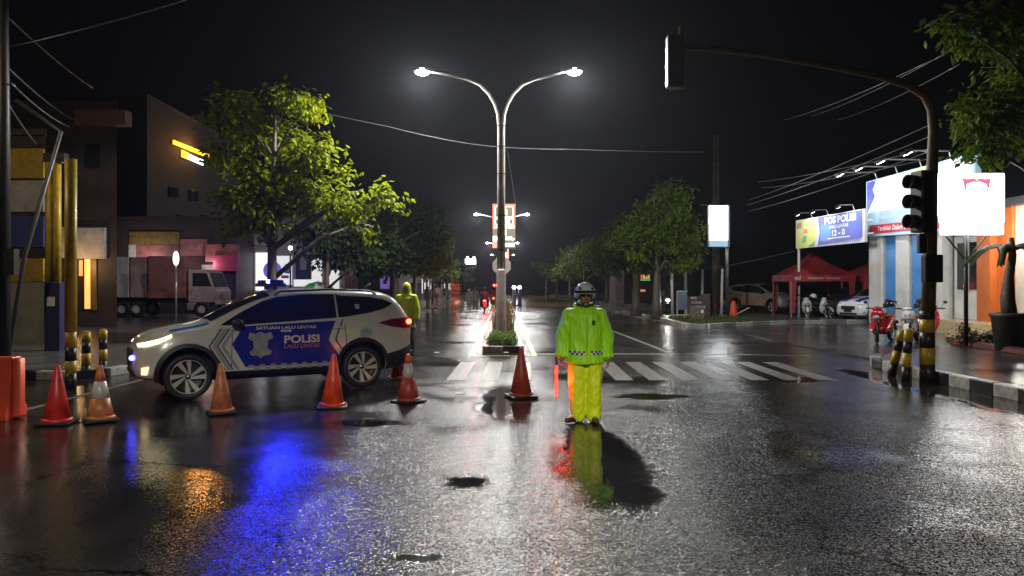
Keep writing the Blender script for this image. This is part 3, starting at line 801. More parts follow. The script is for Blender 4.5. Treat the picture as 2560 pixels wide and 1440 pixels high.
b = MB(); b.box((0, -0.04, 0.82), (0.44, 0.04, 0.84)); b.build('board', M_board, t)
b = MB(); b.box((0, -0.03, 1.26), (0.5, 0.06, 0.05)); b.build('top_rail', M_frame, t)
for x in (-0.45, 0.05, 0.5):
    b = MB(); b.box((x, -0.2, 0.06), (0.05, 0.05, 0.16)); b.build('foot', M_frame, t)
b = MB(); b.box((0.02, -0.2, 0.15), (1.05, 0.06, 0.05)); b.build('foot_rail', M_frame, t)
M_stone = mat('dark_red_stone', (0.06, 0.038, 0.035), 0.3, var=0.4, scale=5, bump=0.2)
t = thing('stone_sign', 'dark stone inscription wall with rows of pale letters on the right island', 'monument', (gx(1742, 36.6), 36.6, 0.15))
b = MB(); b.box((0, 0, 0.5), (1.05, 0.3, 1.0), bev=0.02); b.build('wall', M_stone, t)
b = MB(); b.box((0.42, -0.04, 0.55), (0.4, 0.34, 1.16), bev=0.02); b.build('pillar', M_stone, t)
M_pale = mat('pale_letters', (0.42, 0.38, 0.38), 0.4, var=0.3)
for r_, (x0, x1, z) in enumerate([(-.32, .22, .70), (-.42, .36, .50), (-.3, .25, .30), (-.35, -.05, .93)]):
    for k in range(7 if r_ < 3 else 3):
        w = (x1 - x0) / (7 if r_ < 3 else 3)
        b = MB(); b.box((x0 + (k + .5) * w, -0.22 if x0 + (k + .5) * w > .2 else -0.155, z), (w * 0.78, 0.012, 0.10 + 0.02 * (k % 2))); b.build('letter', M_pale, t)
t = thing('stone_post', 'short brown stone post with a small white plate beside the inscription wall', 'post', (gx(1742, 34.0), 34.0, 0.15))
b = MB(); b.box((0, 0, 0.26), (0.62, 0.4, 0.54), bev=0.03); b.build('block', mat('brown_stone', (0.12, 0.09, 0.06), 0.5, var=0.4, bump=0.4), t)
b = MB(); b.box((0.2, -0.206, 0.36), (0.12, 0.006, 0.14)); b.build('plate', M_white, t)
t = thing('low_wall', 'long low concrete planter wall behind the trees on the right', 'wall', (gx(1560, 46), 46, 0.15))
for i in range(6):
    b = MB(); b.box((-1.1 + i * 0.72, -0.02 * (i % 2), 0.22 - .03 * (i % 3)), (0.7, 0.3, 0.44), bev=0.02); b.build('block', M_concrete, t)
# tufts of grass on the island
b = MB(); rng = random.Random(8)
for i in range(2600):
    x = rng.uniform(7.6, 11.2); y = rng.uniform(30.0, 36.5)
    if x > 7.8 + (y - 29.2) * 1.2: continue
    h = rng.uniform(0.05, 0.16); a = rng.uniform(0, 6.28); d = Vector((math.cos(a), math.sin(a), 0)) * 0.03
    p = Vector((x, y, 0.15)); w = Vector((-d.y, d.x, 0)) * 0.4
    b.add([p - w, p + w, p + d * 1.2 + Vector((0, 0, h))], [(0, 1, 2)])
o = tag(b.build('island_grass', M_grass, fix=False), 'short grass on the right-hand kerbed island', 'grass'); o['kind'] = 'stuff'

# ------------------------------------------------------------------ police post on the right
M_pw = mat('wall_white', (0.62, 0.62, 0.60), 0.4, var=0.15, scale=2)
M_pb = mat('wall_blue', (0.035, 0.24, 0.62), 0.4, var=0.15, scale=2)
M_por = mat('wall_orange', (0.52, 0.13, 0.025), 0.45, var=0.2, scale=2)
M_beige = mat('wall_beige', (0.50, 0.45, 0.38), 0.5, var=0.2, scale=2, bump=0.1)
M_glass = mat('dark_glass', (0.015, 0.017, 0.02), 0.06, var=0.1)
M_tile = mat('cream_step_tile', (0.48, 0.38, 0.22), 0.25, var=0.2, scale=4)
M_roofd = mat('dark_roof', (0.04, 0.035, 0.04), 0.5, var=0.3)
XW = 16.0
def fy(px): return XW * F / (px - CX)
bld = thing('police_post', 'small police post with white and blue columns, orange wall and sloping sign', 'building', (XW, 22.0, 0.03))
def P(x, y, z): return (x - XW, y - 22.0, z - 0.03)
def wallbox(name, m, x0, x1, y0, y1, z0, z1, bev=0.0, parent=None):
    b = MB(); c = P((x0 + x1) / 2, (y0 + y1) / 2, (z0 + z1) / 2); b.box(c, (x1 - x0, y1 - y0, z1 - z0), bev=bev)
    return b.build(name, m, parent or bld)
wallbox('core_wall', M_pw, XW + 0.6, 24, 20, fy(2178) - 0.3, 0.03, 4.2)
wallbox('roof', M_roofd, XW - 0.1, 24.4, 19.5, fy(2178) + 0.1, 4.2, 4.45)
cols = [(2178, 2212, M_pw), (2214, 2243, M_pb), (2245, 2278, M_pw), (2280, 2311, M_pb), (2313, 2330, M_pw), (2343, 2360, M_pw)]
for k, (a, c, m) in enumerate(cols):
    y1, y0 = fy(a), fy(c)
    b = MB(); b.smooth = False
    b.box(P(XW + (0.12 if m is M_pw else 0.22), (y0 + y1) / 2, 1.95), (0.5, (y1 - y0) * 0.98, 3.85), bev=0.06); b.build('column', m, bld)
wallbox('front_wall', M_pw, XW + 0.35, XW + 0.62, fy(2445), fy(2362), 0.5, 4.2)
for (a, c) in ((2372, 2400), (2402, 2432)):
    w = wallbox('window', M_glass, XW + 0.30, XW + 0.36, fy(c), fy(a), 1.55, 3.2)
    wallbox('frame', M_pw, XW + 0.27, XW + 0.33, fy(c) - 0.05, fy(c) + 0.03, 1.5, 3.25, parent=None)
wallbox('blue_stripe', M_pb, XW + 0.22, XW + 0.5, fy(2444), fy(2436), 0.5, 4.2)
wallbox('corner_pillar', M_pw, XW + 0.0, XW + 0.5, fy(2452), fy(2445), 0.5, 4.2)
wallbox('orange_wall', M_por, XW - 0.15, XW + 0.5, fy(2486), fy(2453), 0.5, 4.2)
wallbox('orange_return', M_por, XW + 0.1, XW + 0.5, fy(2522), fy(2487), 0.5, 4.2)
wallbox('beige_wall', M_beige, XW + 0.2, XW + 0.6, 20.0, fy(2523), 0.0, 4.2)
for (x0, y1, z1) in ((13.2, 22.2, 0.17), (13.9, 23.3, 0.34), (14.6, 24.6, 0.51)):
    wallbox('step', M_tile, x0, XW + 0.4, 19.6, y1, 0.03, z1)
wallbox('porch_floor', M_tile, 15.3, XW + 0.6, 24.6, fy(2330), 0.03, 0.49)
# the big sloping sign above the columns
ya, yb = fy(2457), fy(2180)
zA0, zA1 = gz(575, ya), gz(380, ya); zB0, zB1 = gz(592, yb), gz(455, yb)
def SP(u, v, off=0.0):
    """u 0 far/left .. 1 near/right, v 0 bottom .. 1 top on the sign face, as seen from the road"""
    y = yb + (ya - yb) * u; z0 = zB0 + (zA0 - zB0) * u; z1 = zB1 + (zA1 - zB1) * u
    return P(XW - 0.25 - off, y, z0 + (z1 - z0) * v)
M_skyb = mat('sign_pale_blue', (0.42, 0.68, 0.86), 0.35, var=0.05)
M_wht = mat('sign_white', (0.80, 0.82, 0.82), 0.35, var=0.04)
M_dkb = mat('sign_dark_blue', (0.04, 0.05, 0.42), 0.35, var=0.05)
M_srd = mat('sign_red', (0.55, 0.03, 0.05), 0.4, var=0.05)
M_ssilver = mat('sign_silver_letters', (0.55, 0.55, 0.60), 0.35, var=0.05)
b = MB(); b.add([SP(0, 0), SP(1, 0), SP(1, 1), SP(0, 1), SP(0, 0, -.2), SP(1, 0, -.2), SP(1, 1, -.2), SP(0, 1, -.2)],
                [(0, 1, 2, 3), (7, 6, 5, 4), (0, 4, 5, 1), (1, 5, 6, 2), (2, 6, 7, 3), (3, 7, 4, 0)]); sg = b.build('sign_board', M_skyb, bld)
def spoly(name, pts, m, off):
    b = MB(); b.add([SP(u, v, off) for u, v in pts], [list(range(len(pts)))]); return b.build(name, m, sg, fix=False)
spoly('blue_corner', [(0.01, 0.40), (0.10, 0.70), (0.075, 0.83), (0.115, 0.985), (0.01, 0.985)], M_dkb, 0.004)
spoly('white_field', [(0.12, 0.42), (0.98, 0.5), (0.98, 0.97), (0.16, 0.97), (0.11, 0.83), (0.135, 0.70)], M_wht, 0.004)
spoly('white_stripe', [(0.012, 0.36), (0.115, 0.68), (0.105, 0.70), (0.012, 0.41)], M_wht, 0.006)
spoly('red_banner', [(0.04, 0.04), (0.98, 0.06), (0.98, 0.20), (0.04, 0.20)], M_srd, 0.004)
spoly('yellow_patch', [(0.52, 0.80), (0.64, 0.80), (0.64, 0.97), (0.52, 0.97)], mat('sign_yellow', (0.75, 0.68, 0.05), 0.4, var=0.05), 0.008)
def sign_text(body, u, v, hgt, m, sx=1.0, off=0.012, bold=0.02):
    me = text_mesh(body, hgt, m, bold, 0.0, sx)
    L = yb - ya
    for vt in me.vertices:
        uu = u + vt.co.x / L; vv = v + vt.co.y / (zB1 - zB0)
        vt.co = Vector(SP(uu, vv, off))
    return link('lettering', me, sg)
for (u0, v0, k) in ((0.2, 0.78, 5), (0.2, 0.50, 7)):       # two rows too bright to read: plain pale letter blocks
    for i in range(k):
        u = u0 + i * 0.045
        spoly('letter_block', [(u, v0), (u + 0.03, v0), (u + 0.03, v0 + 0.055), (u + 0.008 * (i % 2), v0 + 0.055)], M_ssilver, 0.008)
sign_text('SATLANTAS', 0.30, 0.385, 0.30, M_ssilver, 1.4)
sign_text('TRENGGALEK', 0.33, 0.26, 0.30, M_ssilver, 1.5)
sign_text('Tertiblah Dalam Berlalu Lintas', 0.38, 0.125, 0.26, M_wht, 1.15)
M_tube = mat('lamp_arm_grey', (0.45, 0.44, 0.40), 0.4, metal=0.4)
M_flood_lens = glow('flood_lens', (0.95, 0.98, 1.0), 8.0)
for i, u in enumerate((0.10, 0.32, 0.55, 0.80)):
    a = Vector(SP(u, 1.0, -0.1)); e = a + Vector((-1.7, -0.2, 0.28))
    b = MB(); b.tube([a, a + Vector((-0.1, 0, 0.3)), e], 0.03, 6); ar = b.build('lamp_arm', M_tube, bld)
    b = MB(); b.box(e + Vector((0, 0, -0.05)), (0.3, 0.34, 0.12), Matrix.Rotation(R(-30), 4, 'Y')); h = b.build('floodlight', M_dark, bld)
    b = MB(); b.box(e + Vector((0.05, 0, -0.125)), (0.2, 0.26, 0.02), Matrix.Rotation(R(-30), 4, 'Y')); b.build('lens', M_flood_lens, h)
    lamp('SPOT', 'flood_light', bld, e + Vector((0.06, 0, -0.2)), 200, (0.92, 0.96, 1.0), 0.08, target=a + Vector((0.2, 0, -1.3)), spot=R(120), blend=0.7)
b = MB(); b.smooth = True; c = Vector(P(XW - 0.3, 22.45, gz(578, 22.45))); b.ell(c, (0.10, 0.10, 0.09)); wl = b.build('wall_lamp', glow('wall_lamp_white', (1.0, 0.97, 0.9), 30), bld, fix=False)
lamp('POINT', 'wall_light', bld, c + Vector((-0.25, 0, -0.05)), 260, (1, 0.97, 0.9), 0.06)

# lightbox on its post
Yl = 18.4
t = thing('light_box_sign', 'glowing white square sign with red shield outline on a thin post', 'sign', (gx(2415, Yl), Yl, 0.2))
O = Vector(t.location)
M_lb = glow('lightbox_white', (1.0, 0.99, 0.96), 11.0)
b = MB(); b.smooth = True; b.tube([(0, 0, 0), (0, 0, gz(586, Yl) - .2)], 0.05, 10); b.build('post', M_dark, t, fix=False)
for s in (-1, 1):
    b = MB(); b.tube([(0, 0, 2.1), (s * 0.5, 0, 2.72)], 0.022, 6); b.build('brace', M_dark, t)
xa, xb = gx(2352, Yl) - O.x, gx(2506, Yl) - O.x
za, zc, zd = gz(586, Yl) - .2, gz(558, Yl) - .2, gz(434, Yl) - .2
b = MB(); b.box(((xa + xb) / 2, 0, (zc + zd) / 2), (xb - xa, 0.2, zd - zc - .01), bev=0.03); b.build('lit_panel', M_lb, t)
b = MB(); b.box(((xa + xb) / 2 + .0, 0, (za + zc) / 2 - .01), (xb - xa - .04, 0.18, zc - za - .01), bev=0.02); b.build('lit_strip', M_lb, t)
b = MB(); b.box((xa - 0.11, 0.02, (zc + zd) / 2 + .1), (0.17, 0.16, zd - zc - .2), bev=0.02); b.build('side_panel', M_lb, t)
M_emr = glow('emblem_pink', (1.0, 0.12, 0.24), 1.6)
cx_, cz_ = (xa + xb) / 2 + 0.06, (zc + zd) / 2 + 0.06
b = MB()
def q4(*p): b.add([(cx_ + x, -0.106, cz_ + z) for x, z in p], [tuple(range(len(p)))])
ou = [(-.25, -.02), (-.31, .2), (-.36, .42), (-.2, .41), (-.08, .43), (0, .40), (.08, .43), (.2, .41), (.36, .42), (.31, .2), (.25, -.02)]
inn = [(-.22, -.02), (-.25, .18), (-.24, .27), (-.14, .31), (-.06, .33), (0, .31), (.06, .33), (.14, .31), (.24, .27), (.25, .18), (.22, -.02)]
for i in range(10): q4(ou[i], ou[i + 1], inn[i + 1], inn[i])
b.build('shield_emblem', M_emr, t, fix=False)
b = MB(); q4((-.05, .42), (0, .34), (.05, .42), (0, .46)); b.build('flame_emblem', M_signyel, t, fix=False)
b = MB(); q4((-.06, -.10), (0, -.14), (.06, -.10), (0, -.11)); b.build('tip_emblem', mat('emblem_grey', (0.3, 0.3, 0.3)), t, fix=False)

# long banner sign
A, B = Vector((14.6, 37.0, 0)), Vector((15.2, 31.2, 0))
Lb = (B - A).length; ang = math.atan2(B.y - A.y, B.x - A.x)
t = thing('banner_sign', 'long banner sign, yellow at the left and blue at the right, on a white post', 'sign', (A.x, A.y, 0.05), ang)
z0, z1 = 3.46, 4.86
M_byel = mat('banner_yellow', (0.72, 0.74, 0.16), 0.4, var=0.12, scale=1.5)
M_bblu = mat('banner_blue', (0.05, 0.08, 0.52), 0.35, var=0.1, scale=1)
M_bblu2 = mat('banner_bright_blue', (0.04, 0.26, 0.80), 0.35, var=0.1, scale=1)
b = MB(); b.box((Lb / 2, 0, (z0 + z1) / 2), (Lb, 0.12, z1 - z0)); b.build('panel', M_white, t)
h_ = z1 - z0; y_ = -0.063
flat(t, 'yellow_field', [(0.02, .03), (1.75, .03), (1.95, .65), (1.75, h_ - .03), (0.02, h_ - .03)], M_byel, y_, z0)
flat(t, 'blue_field', [(2.05, .03), (Lb - .15, .2), (Lb - .15, h_ - .03), (2.05, h_ - .03), (2.25, .65)], M_bblu, y_, z0)
flat(t, 'bright_patch', [(2.3, .25), (3.2, .22), (3.2, .95), (2.35, 1.0)], M_bblu2, y_ - .003, z0)
flat(t, 'green_corner', [(1.15, .03), (1.75, .03), (1.83, .28)], mat('banner_green', (0.06, 0.38, 0.10), 0.4), y_ - .003, z0)
flat(t, 'red_box', rect(0.08, 0.55, h_ - .42, h_ - .15), mat('banner_brown', (0.38, 0.16, 0.07), 0.4), y_ - .003, z0)
flat(t, 'red_label', rect(0.75, 1.15, .70, .92), mat('banner_red', (0.65, 0.16, 0.12), 0.4), y_ - .003, z0)
flat(t, 'green_shape', [(0.62, .22), (1.0, .28), (1.06, .55), (0.85, .62), (0.66, .48)], mat('banner_green2', (0.05, 0.45, 0.12), 0.4), y_ - .003, z0)
for i in range(34):
    for r_ in range(2):
        if (i + r_) % 2: continue
        flat(t, 'check', rect(2.7 + i * .085, 2.785 + i * .085, .06 + r_ * .07, .13 + r_ * .07), M_bblu, y_ - .003, z0)
wall_text('POS POLISI', 0.42, M_wht, t, (3.95, y_ - .006, z0 + h_ - .28), bold=0.04, sx=1.25)
wall_text('LALU LINTAS', 0.2, M_signred if False else M_wht, t, (3.85, y_ - .006, z0 + .82), bold=0.03, sx=1.3)
wall_text('12 - 0', 0.36, M_wht, t, (3.8, y_ - .006, z0 + .53), bold=0.04, sx=1.3)
flat(t, 'small_print', rect(2.95, 4.75, .29, .34), M_wht, y_ - .006, z0)
b = MB(); b.smooth = True; b.tube([(0.18, 0, 0), (0.18, 0, z0 + .02)], .06, 10); b.build('post', M_white, t, fix=False)
b = MB(); b.smooth = True; b.tube([(0.18, 0, 1.62), (0.18, 0, 2.05)], .064, 10); b.build('blue_band', M_dkb, t, fix=False)
for z in (z0 + .35, z0 + .9):
    b = MB(); b.box((Lb + .2, 0.05, z), (.45, .05, .05)); b.build('wall_bracket', M_white, t)
for x in (1.5, 2.9, 5.0):
    b = MB(); b.tube([(x, 0, z1), (x, -.1, z1 + .25), (x, -.75, z1 + .22)], .022, 6); b.build('lamp_arm', M_tube, t)
    b = MB(); b.box((x, -.78, z1 + .17), (.22, .16, .1), Matrix.Rotation(R(35), 4, 'X')); h = b.build('spot_head', M_dark, t)
    b = MB(); b.box((x, -.745, z1 + .115), (.16, .1, .012), Matrix.Rotation(R(35), 4, 'X')); b.build('lens', M_flood_lens, h)
    lamp('SPOT', 'banner_light', t, (x, -.72, z1 + .06), 62, (0.93, 0.96, 1.0), .05, target=(x, 0.1, z0 + .75), spot=R(125), blend=0.7)

# ------------------------------------------------------------------ red canopy tents
M_tent = mat('red_canvas', (0.30, 0.025, 0.035), 0.5, var=0.25, scale=3, bump=0.1, bscale=6)
def tent(corner, ang, label, text=True, size=3.0):
    t = thing('canopy_tent', label, 'tent', (*corner, 0.05), ang, group='red canopy tents')
    s = size; ze, zt = 2.15, 3.35
    b = MB(); c = [(0, 0), (s, 0), (s, s), (0, s)]
    mid = 0.62
    base = [(-.06 if x == 0 else s + .06, -.06 if y == 0 else s + .06, ze) for x, y in c]
    ring = [(s / 2 + (x - s / 2) * .42, s / 2 + (y - s / 2) * .42, ze + (zt - ze) * .48) for x, y in c]
    ap = (s / 2, s / 2, zt)
    vs = base + ring + [ap]
    fs = [(i, (i + 1) % 4, 4 + (i + 1) % 4, 4 + i) for i in range(4)] + [(4 + i, 4 + (i + 1) % 4, 8) for i in range(4)]
    b.add(vs, fs); b.build('roof', M_tent, t, fix=False)
    for i in range(4):
        p, q = base[i], base[(i + 1) % 4]
        b = MB(); b.add([p, q, (q[0], q[1], ze - .32), (p[0], p[1], ze - .32)], [(0, 1, 2, 3)]); b.build('valance', M_tent, t, fix=False)
    for (x, y) in c:
        b = MB(); b.box((x, y, ze / 2), (0.05, 0.05, ze)); lg = b.build('leg', M_galv, t)
        b = MB()
        dx = 0.26 if x == 0 else -0.26; dy = 0.26 if y == 0 else -0.26
        b.add([(x, y - .03, 0.25), (x + dx * .7, y - .03, .3), (x + dx, y - .03, ze - .3), (x, y - .03, ze - .3)], [(0, 1, 2, 3)])
        b.add([(x - .03, y, 0.25), (x - .03, y + dy * .7, .3), (x - .03, y + dy, ze - .3), (x - .03, y, ze - .3)], [(0, 1, 2, 3)])
        b.build('curtain', M_tent, lg, fix=False)
    if text:
        Mt = mat('tent_letters', (0.62, 0.45, 0.45), 0.5)
        wall_text('Kabupaten Trenggalek', .17, Mt, t, (s * .52, -.07, ze - .15), bold=.02)
        wall_text('ed', .3, Mt, t, (.3, -.07, ze - .14), bold=.03)
    return t
tent((14.15, 36.6), R(-4), 'red canopy tent over the parked motorcycles behind the banner post')
tent((17.6, 36.2), R(-4), 'second red canopy tent, mostly hidden by the white column', text=False)

# ------------------------------------------------------------------ buildings on the left
def block(name, label, x0, x1, y0, y1, h, m, roof=M_roofd, cat='building', skew=0.0):
    t = thing(name, label, cat, ((x0 + x1) / 2, y0, 0.12))
    w = (x1 - x0) / 2; d = y1 - y0
    b = MB(); b.prism([(-w - skew, 0), (w, 0), (w - skew, d), (-w - skew, d)], 0, h); b.build('wall', m, t)
    b = MB(); b.prism([(-w - skew - .1, -.12), (w + .1, -.12), (w - skew + .1, d + .1), (-w - skew - .1, d + .1)], h, h + .16); b.build('roof', roof, t)
    return t
def panel(t, name, px0, px1, py0, py1, Y, m, d=0.06, off=0.0):
    O = Vector(t.location); y = Y - off
    b = MB(); x0, x1 = gx(px0, y), gx(px1, y); z1, z0 = gz(py0, y), gz(py1, y)
    b.box(((x0 + x1) / 2 - O.x, y - d / 2 - O.y, (z0 + z1) / 2 - O.z), (x1 - x0, d, z1 - z0))
    return b.build(name, m, t)
M_dkwall = mat('dark_brown_wall', (0.035, 0.026, 0.024), 0.6, var=0.3, scale=1.5)
M_grwall = mat('grey_wall', (0.30, 0.28, 0.25), 0.55, var=0.25, scale=2)
M_shopy = mat('shop_yellow', (0.42, 0.28, 0.03), 0.45, var=0.25)
M_shopb = mat('shop_blue', (0.05, 0.07, 0.25), 0.45, var=0.25)
M_shopw = mat('shop_grey_white', (0.42, 0.40, 0.40), 0.45, var=0.3, scale=3)
Y1 = 20.0
t = block('corner_shop', 'corner shopfront in yellow, white and blue bands at the left edge', gx(-260, Y1), gx(114, Y1), Y1, 27, 5.6, M_dkwall, skew=4.6)
panel(t, 'yellow_fascia', -240, 112, 372, 446, Y1, M_shopy)
panel(t, 'white_band', -240, 112, 452, 530, Y1, M_shopw)
panel(t, 'blue_band', -240, 112, 540, 618, Y1, M_shopb)
panel(t, 'yellow_band', -240, 112, 646, 704, Y1, M_shopy, .08)
panel(t, 'lower_wall', -240, 114, 706, 866, Y1, M_grwall, .05)
t2 = thing('edge_lit_sign', 'small lit sign, yellow above white, cut by the left picture edge', 'sign', (gx(-12, 15), 15, 0.12))
panel(t2, 'yellow_half', -40, 10, 448, 484, 15, glow('lit_yellow', (1.0, 0.62, 0.03), 1.6), .12)
panel(t2, 'white_half', -40, 10, 485, 516, 15, glow('lit_white', (0.85, 0.95, 1.0), 1.8), .12)
b = MB(); b.box((0, 0, gz(516, 15) / 2 - .06), (.08, .08, gz(516, 15))); b.build('post', M_dark, t2)
Y2 = 27.5
t = block('signboard_shop', 'shop with a white signboard and a warm lit doorway at the left', gx(90, Y2), gx(292, Y2), Y2, 33, 8.2, M_dkwall, skew=3.2)
panel(t, 'signboard', 98, 180, 568, 645, Y2, M_shopw, .15)
panel(t, 'signboard', 182, 266, 570, 647, Y2, M_shopw, .15)
panel(t, 'doorway', 196, 242, 648, 775, Y2, mat('dark_interior', (0.02, 0.014, 0.01), 0.6), .03)
panel(t, 'lit_door_leaf', 212, 226, 648, 772, Y2, glow('warm_light', (1.0, 0.5, 0.14), 1.1), .02, .035)
panel(t, 'lit_shelf', 198, 207, 650, 690, Y2, glow('warm_light_dim', (1.0, 0.45, 0.2), 0.25), .02, .035)
lamp('POINT', 'door_fill_light', t, (gx(215, Y2) - t.location.x, -.9, 2.3), 45, (1.0, 0.6, 0.25), .1)  # warm fill light added before the lit doorway, without a fixture
panel(t, 'door_leaf', 228, 242, 648, 775, Y2, mat('wood_door', (0.20, 0.11, 0.03), 0.5), .04, .03)
panel(t, 'eaves', 205, 330, 282, 318, Y2, mat('brown_eaves', (0.16, 0.09, 0.06), 0.6), .5)
panel(t, 'upper_window', 215, 250, 360, 420, Y2, M_glass, .04)
Y3 = 41.0
t = block('shop_row', 'low dark row of shops with faded red signboards behind the truck', gx(248, Y3), gx(590, Y3), Y3, 48, 5.2, M_dkwall)
M_fr = mat('faded_red_board', (0.25, 0.08, 0.08), 0.5, var=0.45, scale=2)
panel(t, 'olive_board', 325, 450, 580, 612, Y3, mat('olive_board', (0.17, 0.12, 0.03), 0.5, var=0.4), .1)
panel(t, 'red_board', 343, 450, 613, 645, Y3, M_fr, .1)
panel(t, 'white_edge', 324, 342, 612, 652, Y3, M_shopw, .1)
panel(t, 'pink_board', 452, 520, 598, 640, Y3, mat('pink_board', (0.32, 0.14, 0.15), 0.5, var=0.5, scale=2), .1)
panel(t, 'red_awning', 522, 600, 612, 655, Y3, M_fr, .5)
panel(t, 'magenta_awning', 545, 604, 640, 678, Y3, mat('magenta_awning', (0.30, 0.03, 0.09), 0.5), .7)
lamp('POINT', 'shop_light', t, (-1.0, -1.2, 3.0), 75, (1.0, 0.82, 0.75), .2)  # both fill lights are added to bring out the signboards, without fixtures
lamp('POINT', 'shop_light', t, (2.6, -1.0, 2.7), 40, (1.0, 0.7, 0.7), .2)
panel(t, 'tube_lamp', 376, 428, 646, 654, Y3, glow('tube_white', (0.85, 0.95, 0.95), 0.9), .08, .12)
panel(t, 'blue_tube', 446, 466, 656, 664, Y3, glow('tube_blue', (0.1, 0.15, 1.0), 1.0), .08, .12)
panel(t, 'white_wall', 470, 545, 662, 775, Y3, M_shopw, .08)
panel(t, 'dark_door', 548, 586, 680, 790, Y3, M_black, .1)
Y4 = 44.0
t = block('lit_store', 'white lit storefront with posters behind the police car', gx(592, Y4), gx(862, Y4), Y4, 52, 5.6, M_grwall)
M_lw = glow('storefront_white', (0.95, 0.92, 0.95), 1.3)
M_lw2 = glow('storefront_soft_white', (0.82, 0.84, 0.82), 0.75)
panel(t, 'grey_pier', 592, 638, 632, 785, Y4, M_shopw, .06)
panel(t, 'lit_window', 640, 672, 632, 726, Y4, M_lw, .06)
panel(t, 'poster_wall', 690, 730, 640, 712, Y4, M_lw2, .06)
panel(t, 'red_sticker', 703, 722, 688, 696, Y4, mat('sticker_red', (0.6, 0.1, 0.1)), .02, .065)
panel(t, 'orange_sticker', 712, 727, 660, 676, Y4, mat('sticker_orange', (0.65, 0.25, 0.15)), .02, .065)
panel(t, 'blue_sticker', 712, 724, 676, 684, Y4, mat('sticker_blue', (0.05, 0.35, 0.6)), .02, .065)
panel(t, 'dark_door', 740, 778, 636, 698, Y4, mat('dark_teal_door', (0.015, 0.03, 0.04), 0.3), .06)
panel(t, 'door_poster', 750, 766, 642, 675, Y4, mat('poster_grey', (0.28, 0.22, 0.25)), .02, .065)
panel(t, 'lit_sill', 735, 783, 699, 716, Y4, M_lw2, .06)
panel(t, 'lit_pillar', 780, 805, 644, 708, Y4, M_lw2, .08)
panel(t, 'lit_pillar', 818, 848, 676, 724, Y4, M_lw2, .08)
panel(t, 'blue_awning', 820, 846, 632, 675, Y4, mat('awning_blue_grey', (0.14, 0.22, 0.25), 0.5), .3)
panel(t, 'canopy_strip', 640, 676, 606, 614, Y4, mat('canopy_grey', (0.4, 0.36, 0.33)), .3)
pc = MB(); c = pt(681, 676, Y4 - 1.2) - Vector(t.location)
pc.add([(c.x + .52 * math.cos(i * PI / 12), c.y + d, c.z + .52 * math.sin(i * PI / 12)) for d in (-.05, .05) for i in range(24)], [list(range(24)), list(range(47, 23, -1))] + [(i, (i + 1) % 24, 24 + (i + 1) % 24, 24 + i) for i in range(24)])
pc.build('round_sign', glow('round_sign_violet', (0.20, 0.15, 0.75), 0.45), t)
Y5 = 48.0
t = block('dark_shop', 'dark open shop with two ceiling lights and a violet sign', gx(865, Y5), gx(985, Y5), Y5, 56, 4.6, M_dkwall)
for px in (881, 916):
    panel(t, 'ceiling_light', px - 4, px + 4, 676, 682, Y5, glow('downlight', (1, 0.97, 0.9), 4.0), .1)
panel(t, 'violet_sign', 951, 974, 690, 722, Y5, glow('violet_sign', (0.25, 0.16, 0.65), 0.4), .08)
panel(t, 'sign_picture', 958, 967, 699, 710, Y5, M_dark, .02, .09)
panel(t, 'white_gable', 857, 884, 690, 724, Y5, M_shopw, .1)
# row of shops facing the road on the left
t = thing('shop_terrace', 'long dark terrace of shops along the left pavement with lit gaps', 'building', (-11.5, 56.0, 0.12))
rng = random.Random(31)
for i in range(8):
    h = rng.uniform(3.8, 6.0)
    b = MB(); b.box((0, 4 + i * 9.0, h / 2), (6, 8.9, h)); b.build('wall', mat('terrace_wall_%d' % (i % 3), [(0.09, 0.07, 0.06), (0.13, 0.11, 0.10), (0.10, 0.05, 0.04)][i % 3], 0.6), t)
    for k in range(3):
        w_ = MB(); w_.box((3.03, 1.4 + i * 9 + k * 2.6, 1.5), (0.05, rng.uniform(.4, 1.4), rng.uniform(.5, 1.6))); w_.build('shop_window', [M_lw2, M_shopw, M_glass, M_lw2][(i + k) % 4], t)
t = thing('lit_red_wall', 'orange-red lit wall panel far down the left side', 'wall', (gx(1138, 99), 99, 0.12))
panel(t, 'panel', 1127, 1148, 690, 746, 99, mat('orange_red_wall', (0.55, 0.12, 0.06), 0.5), .3)
for k in range(5):
    panel(t, 'shutter_rib', 1128, 1147, 696 + k * 10, 698 + k * 10, 99, M_dark, .05, .3)
lamp('POINT', 'panel_light', t, (0.4, -2.2, 3.4), 220, (1.0, 0.35, 0.18), .1)
t = thing('far_lit_sign', 'small bright white lit signboard far away over the left lane', 'sign', (gx(1177, 100), 100, 0.12))
panel(t, 'lit_face', 1163, 1190, 647, 661, 100, glow('far_sign_white', (0.9, 1.0, 0.95), 3.0), .2)
b = MB(); b.tube([(-.9, 0.1, 0), (-.9, 0.1, 4.4)], .08, 8); b.build('post', M_dark, t)
for px in (1169, 1185):
    b = MB(); b.smooth = True; b.ell(pt(px, 644, 99.7) - Vector(t.location), (.12, .12, .12), 8, 6); b.build('bulb', M_lens, t, fix=False)
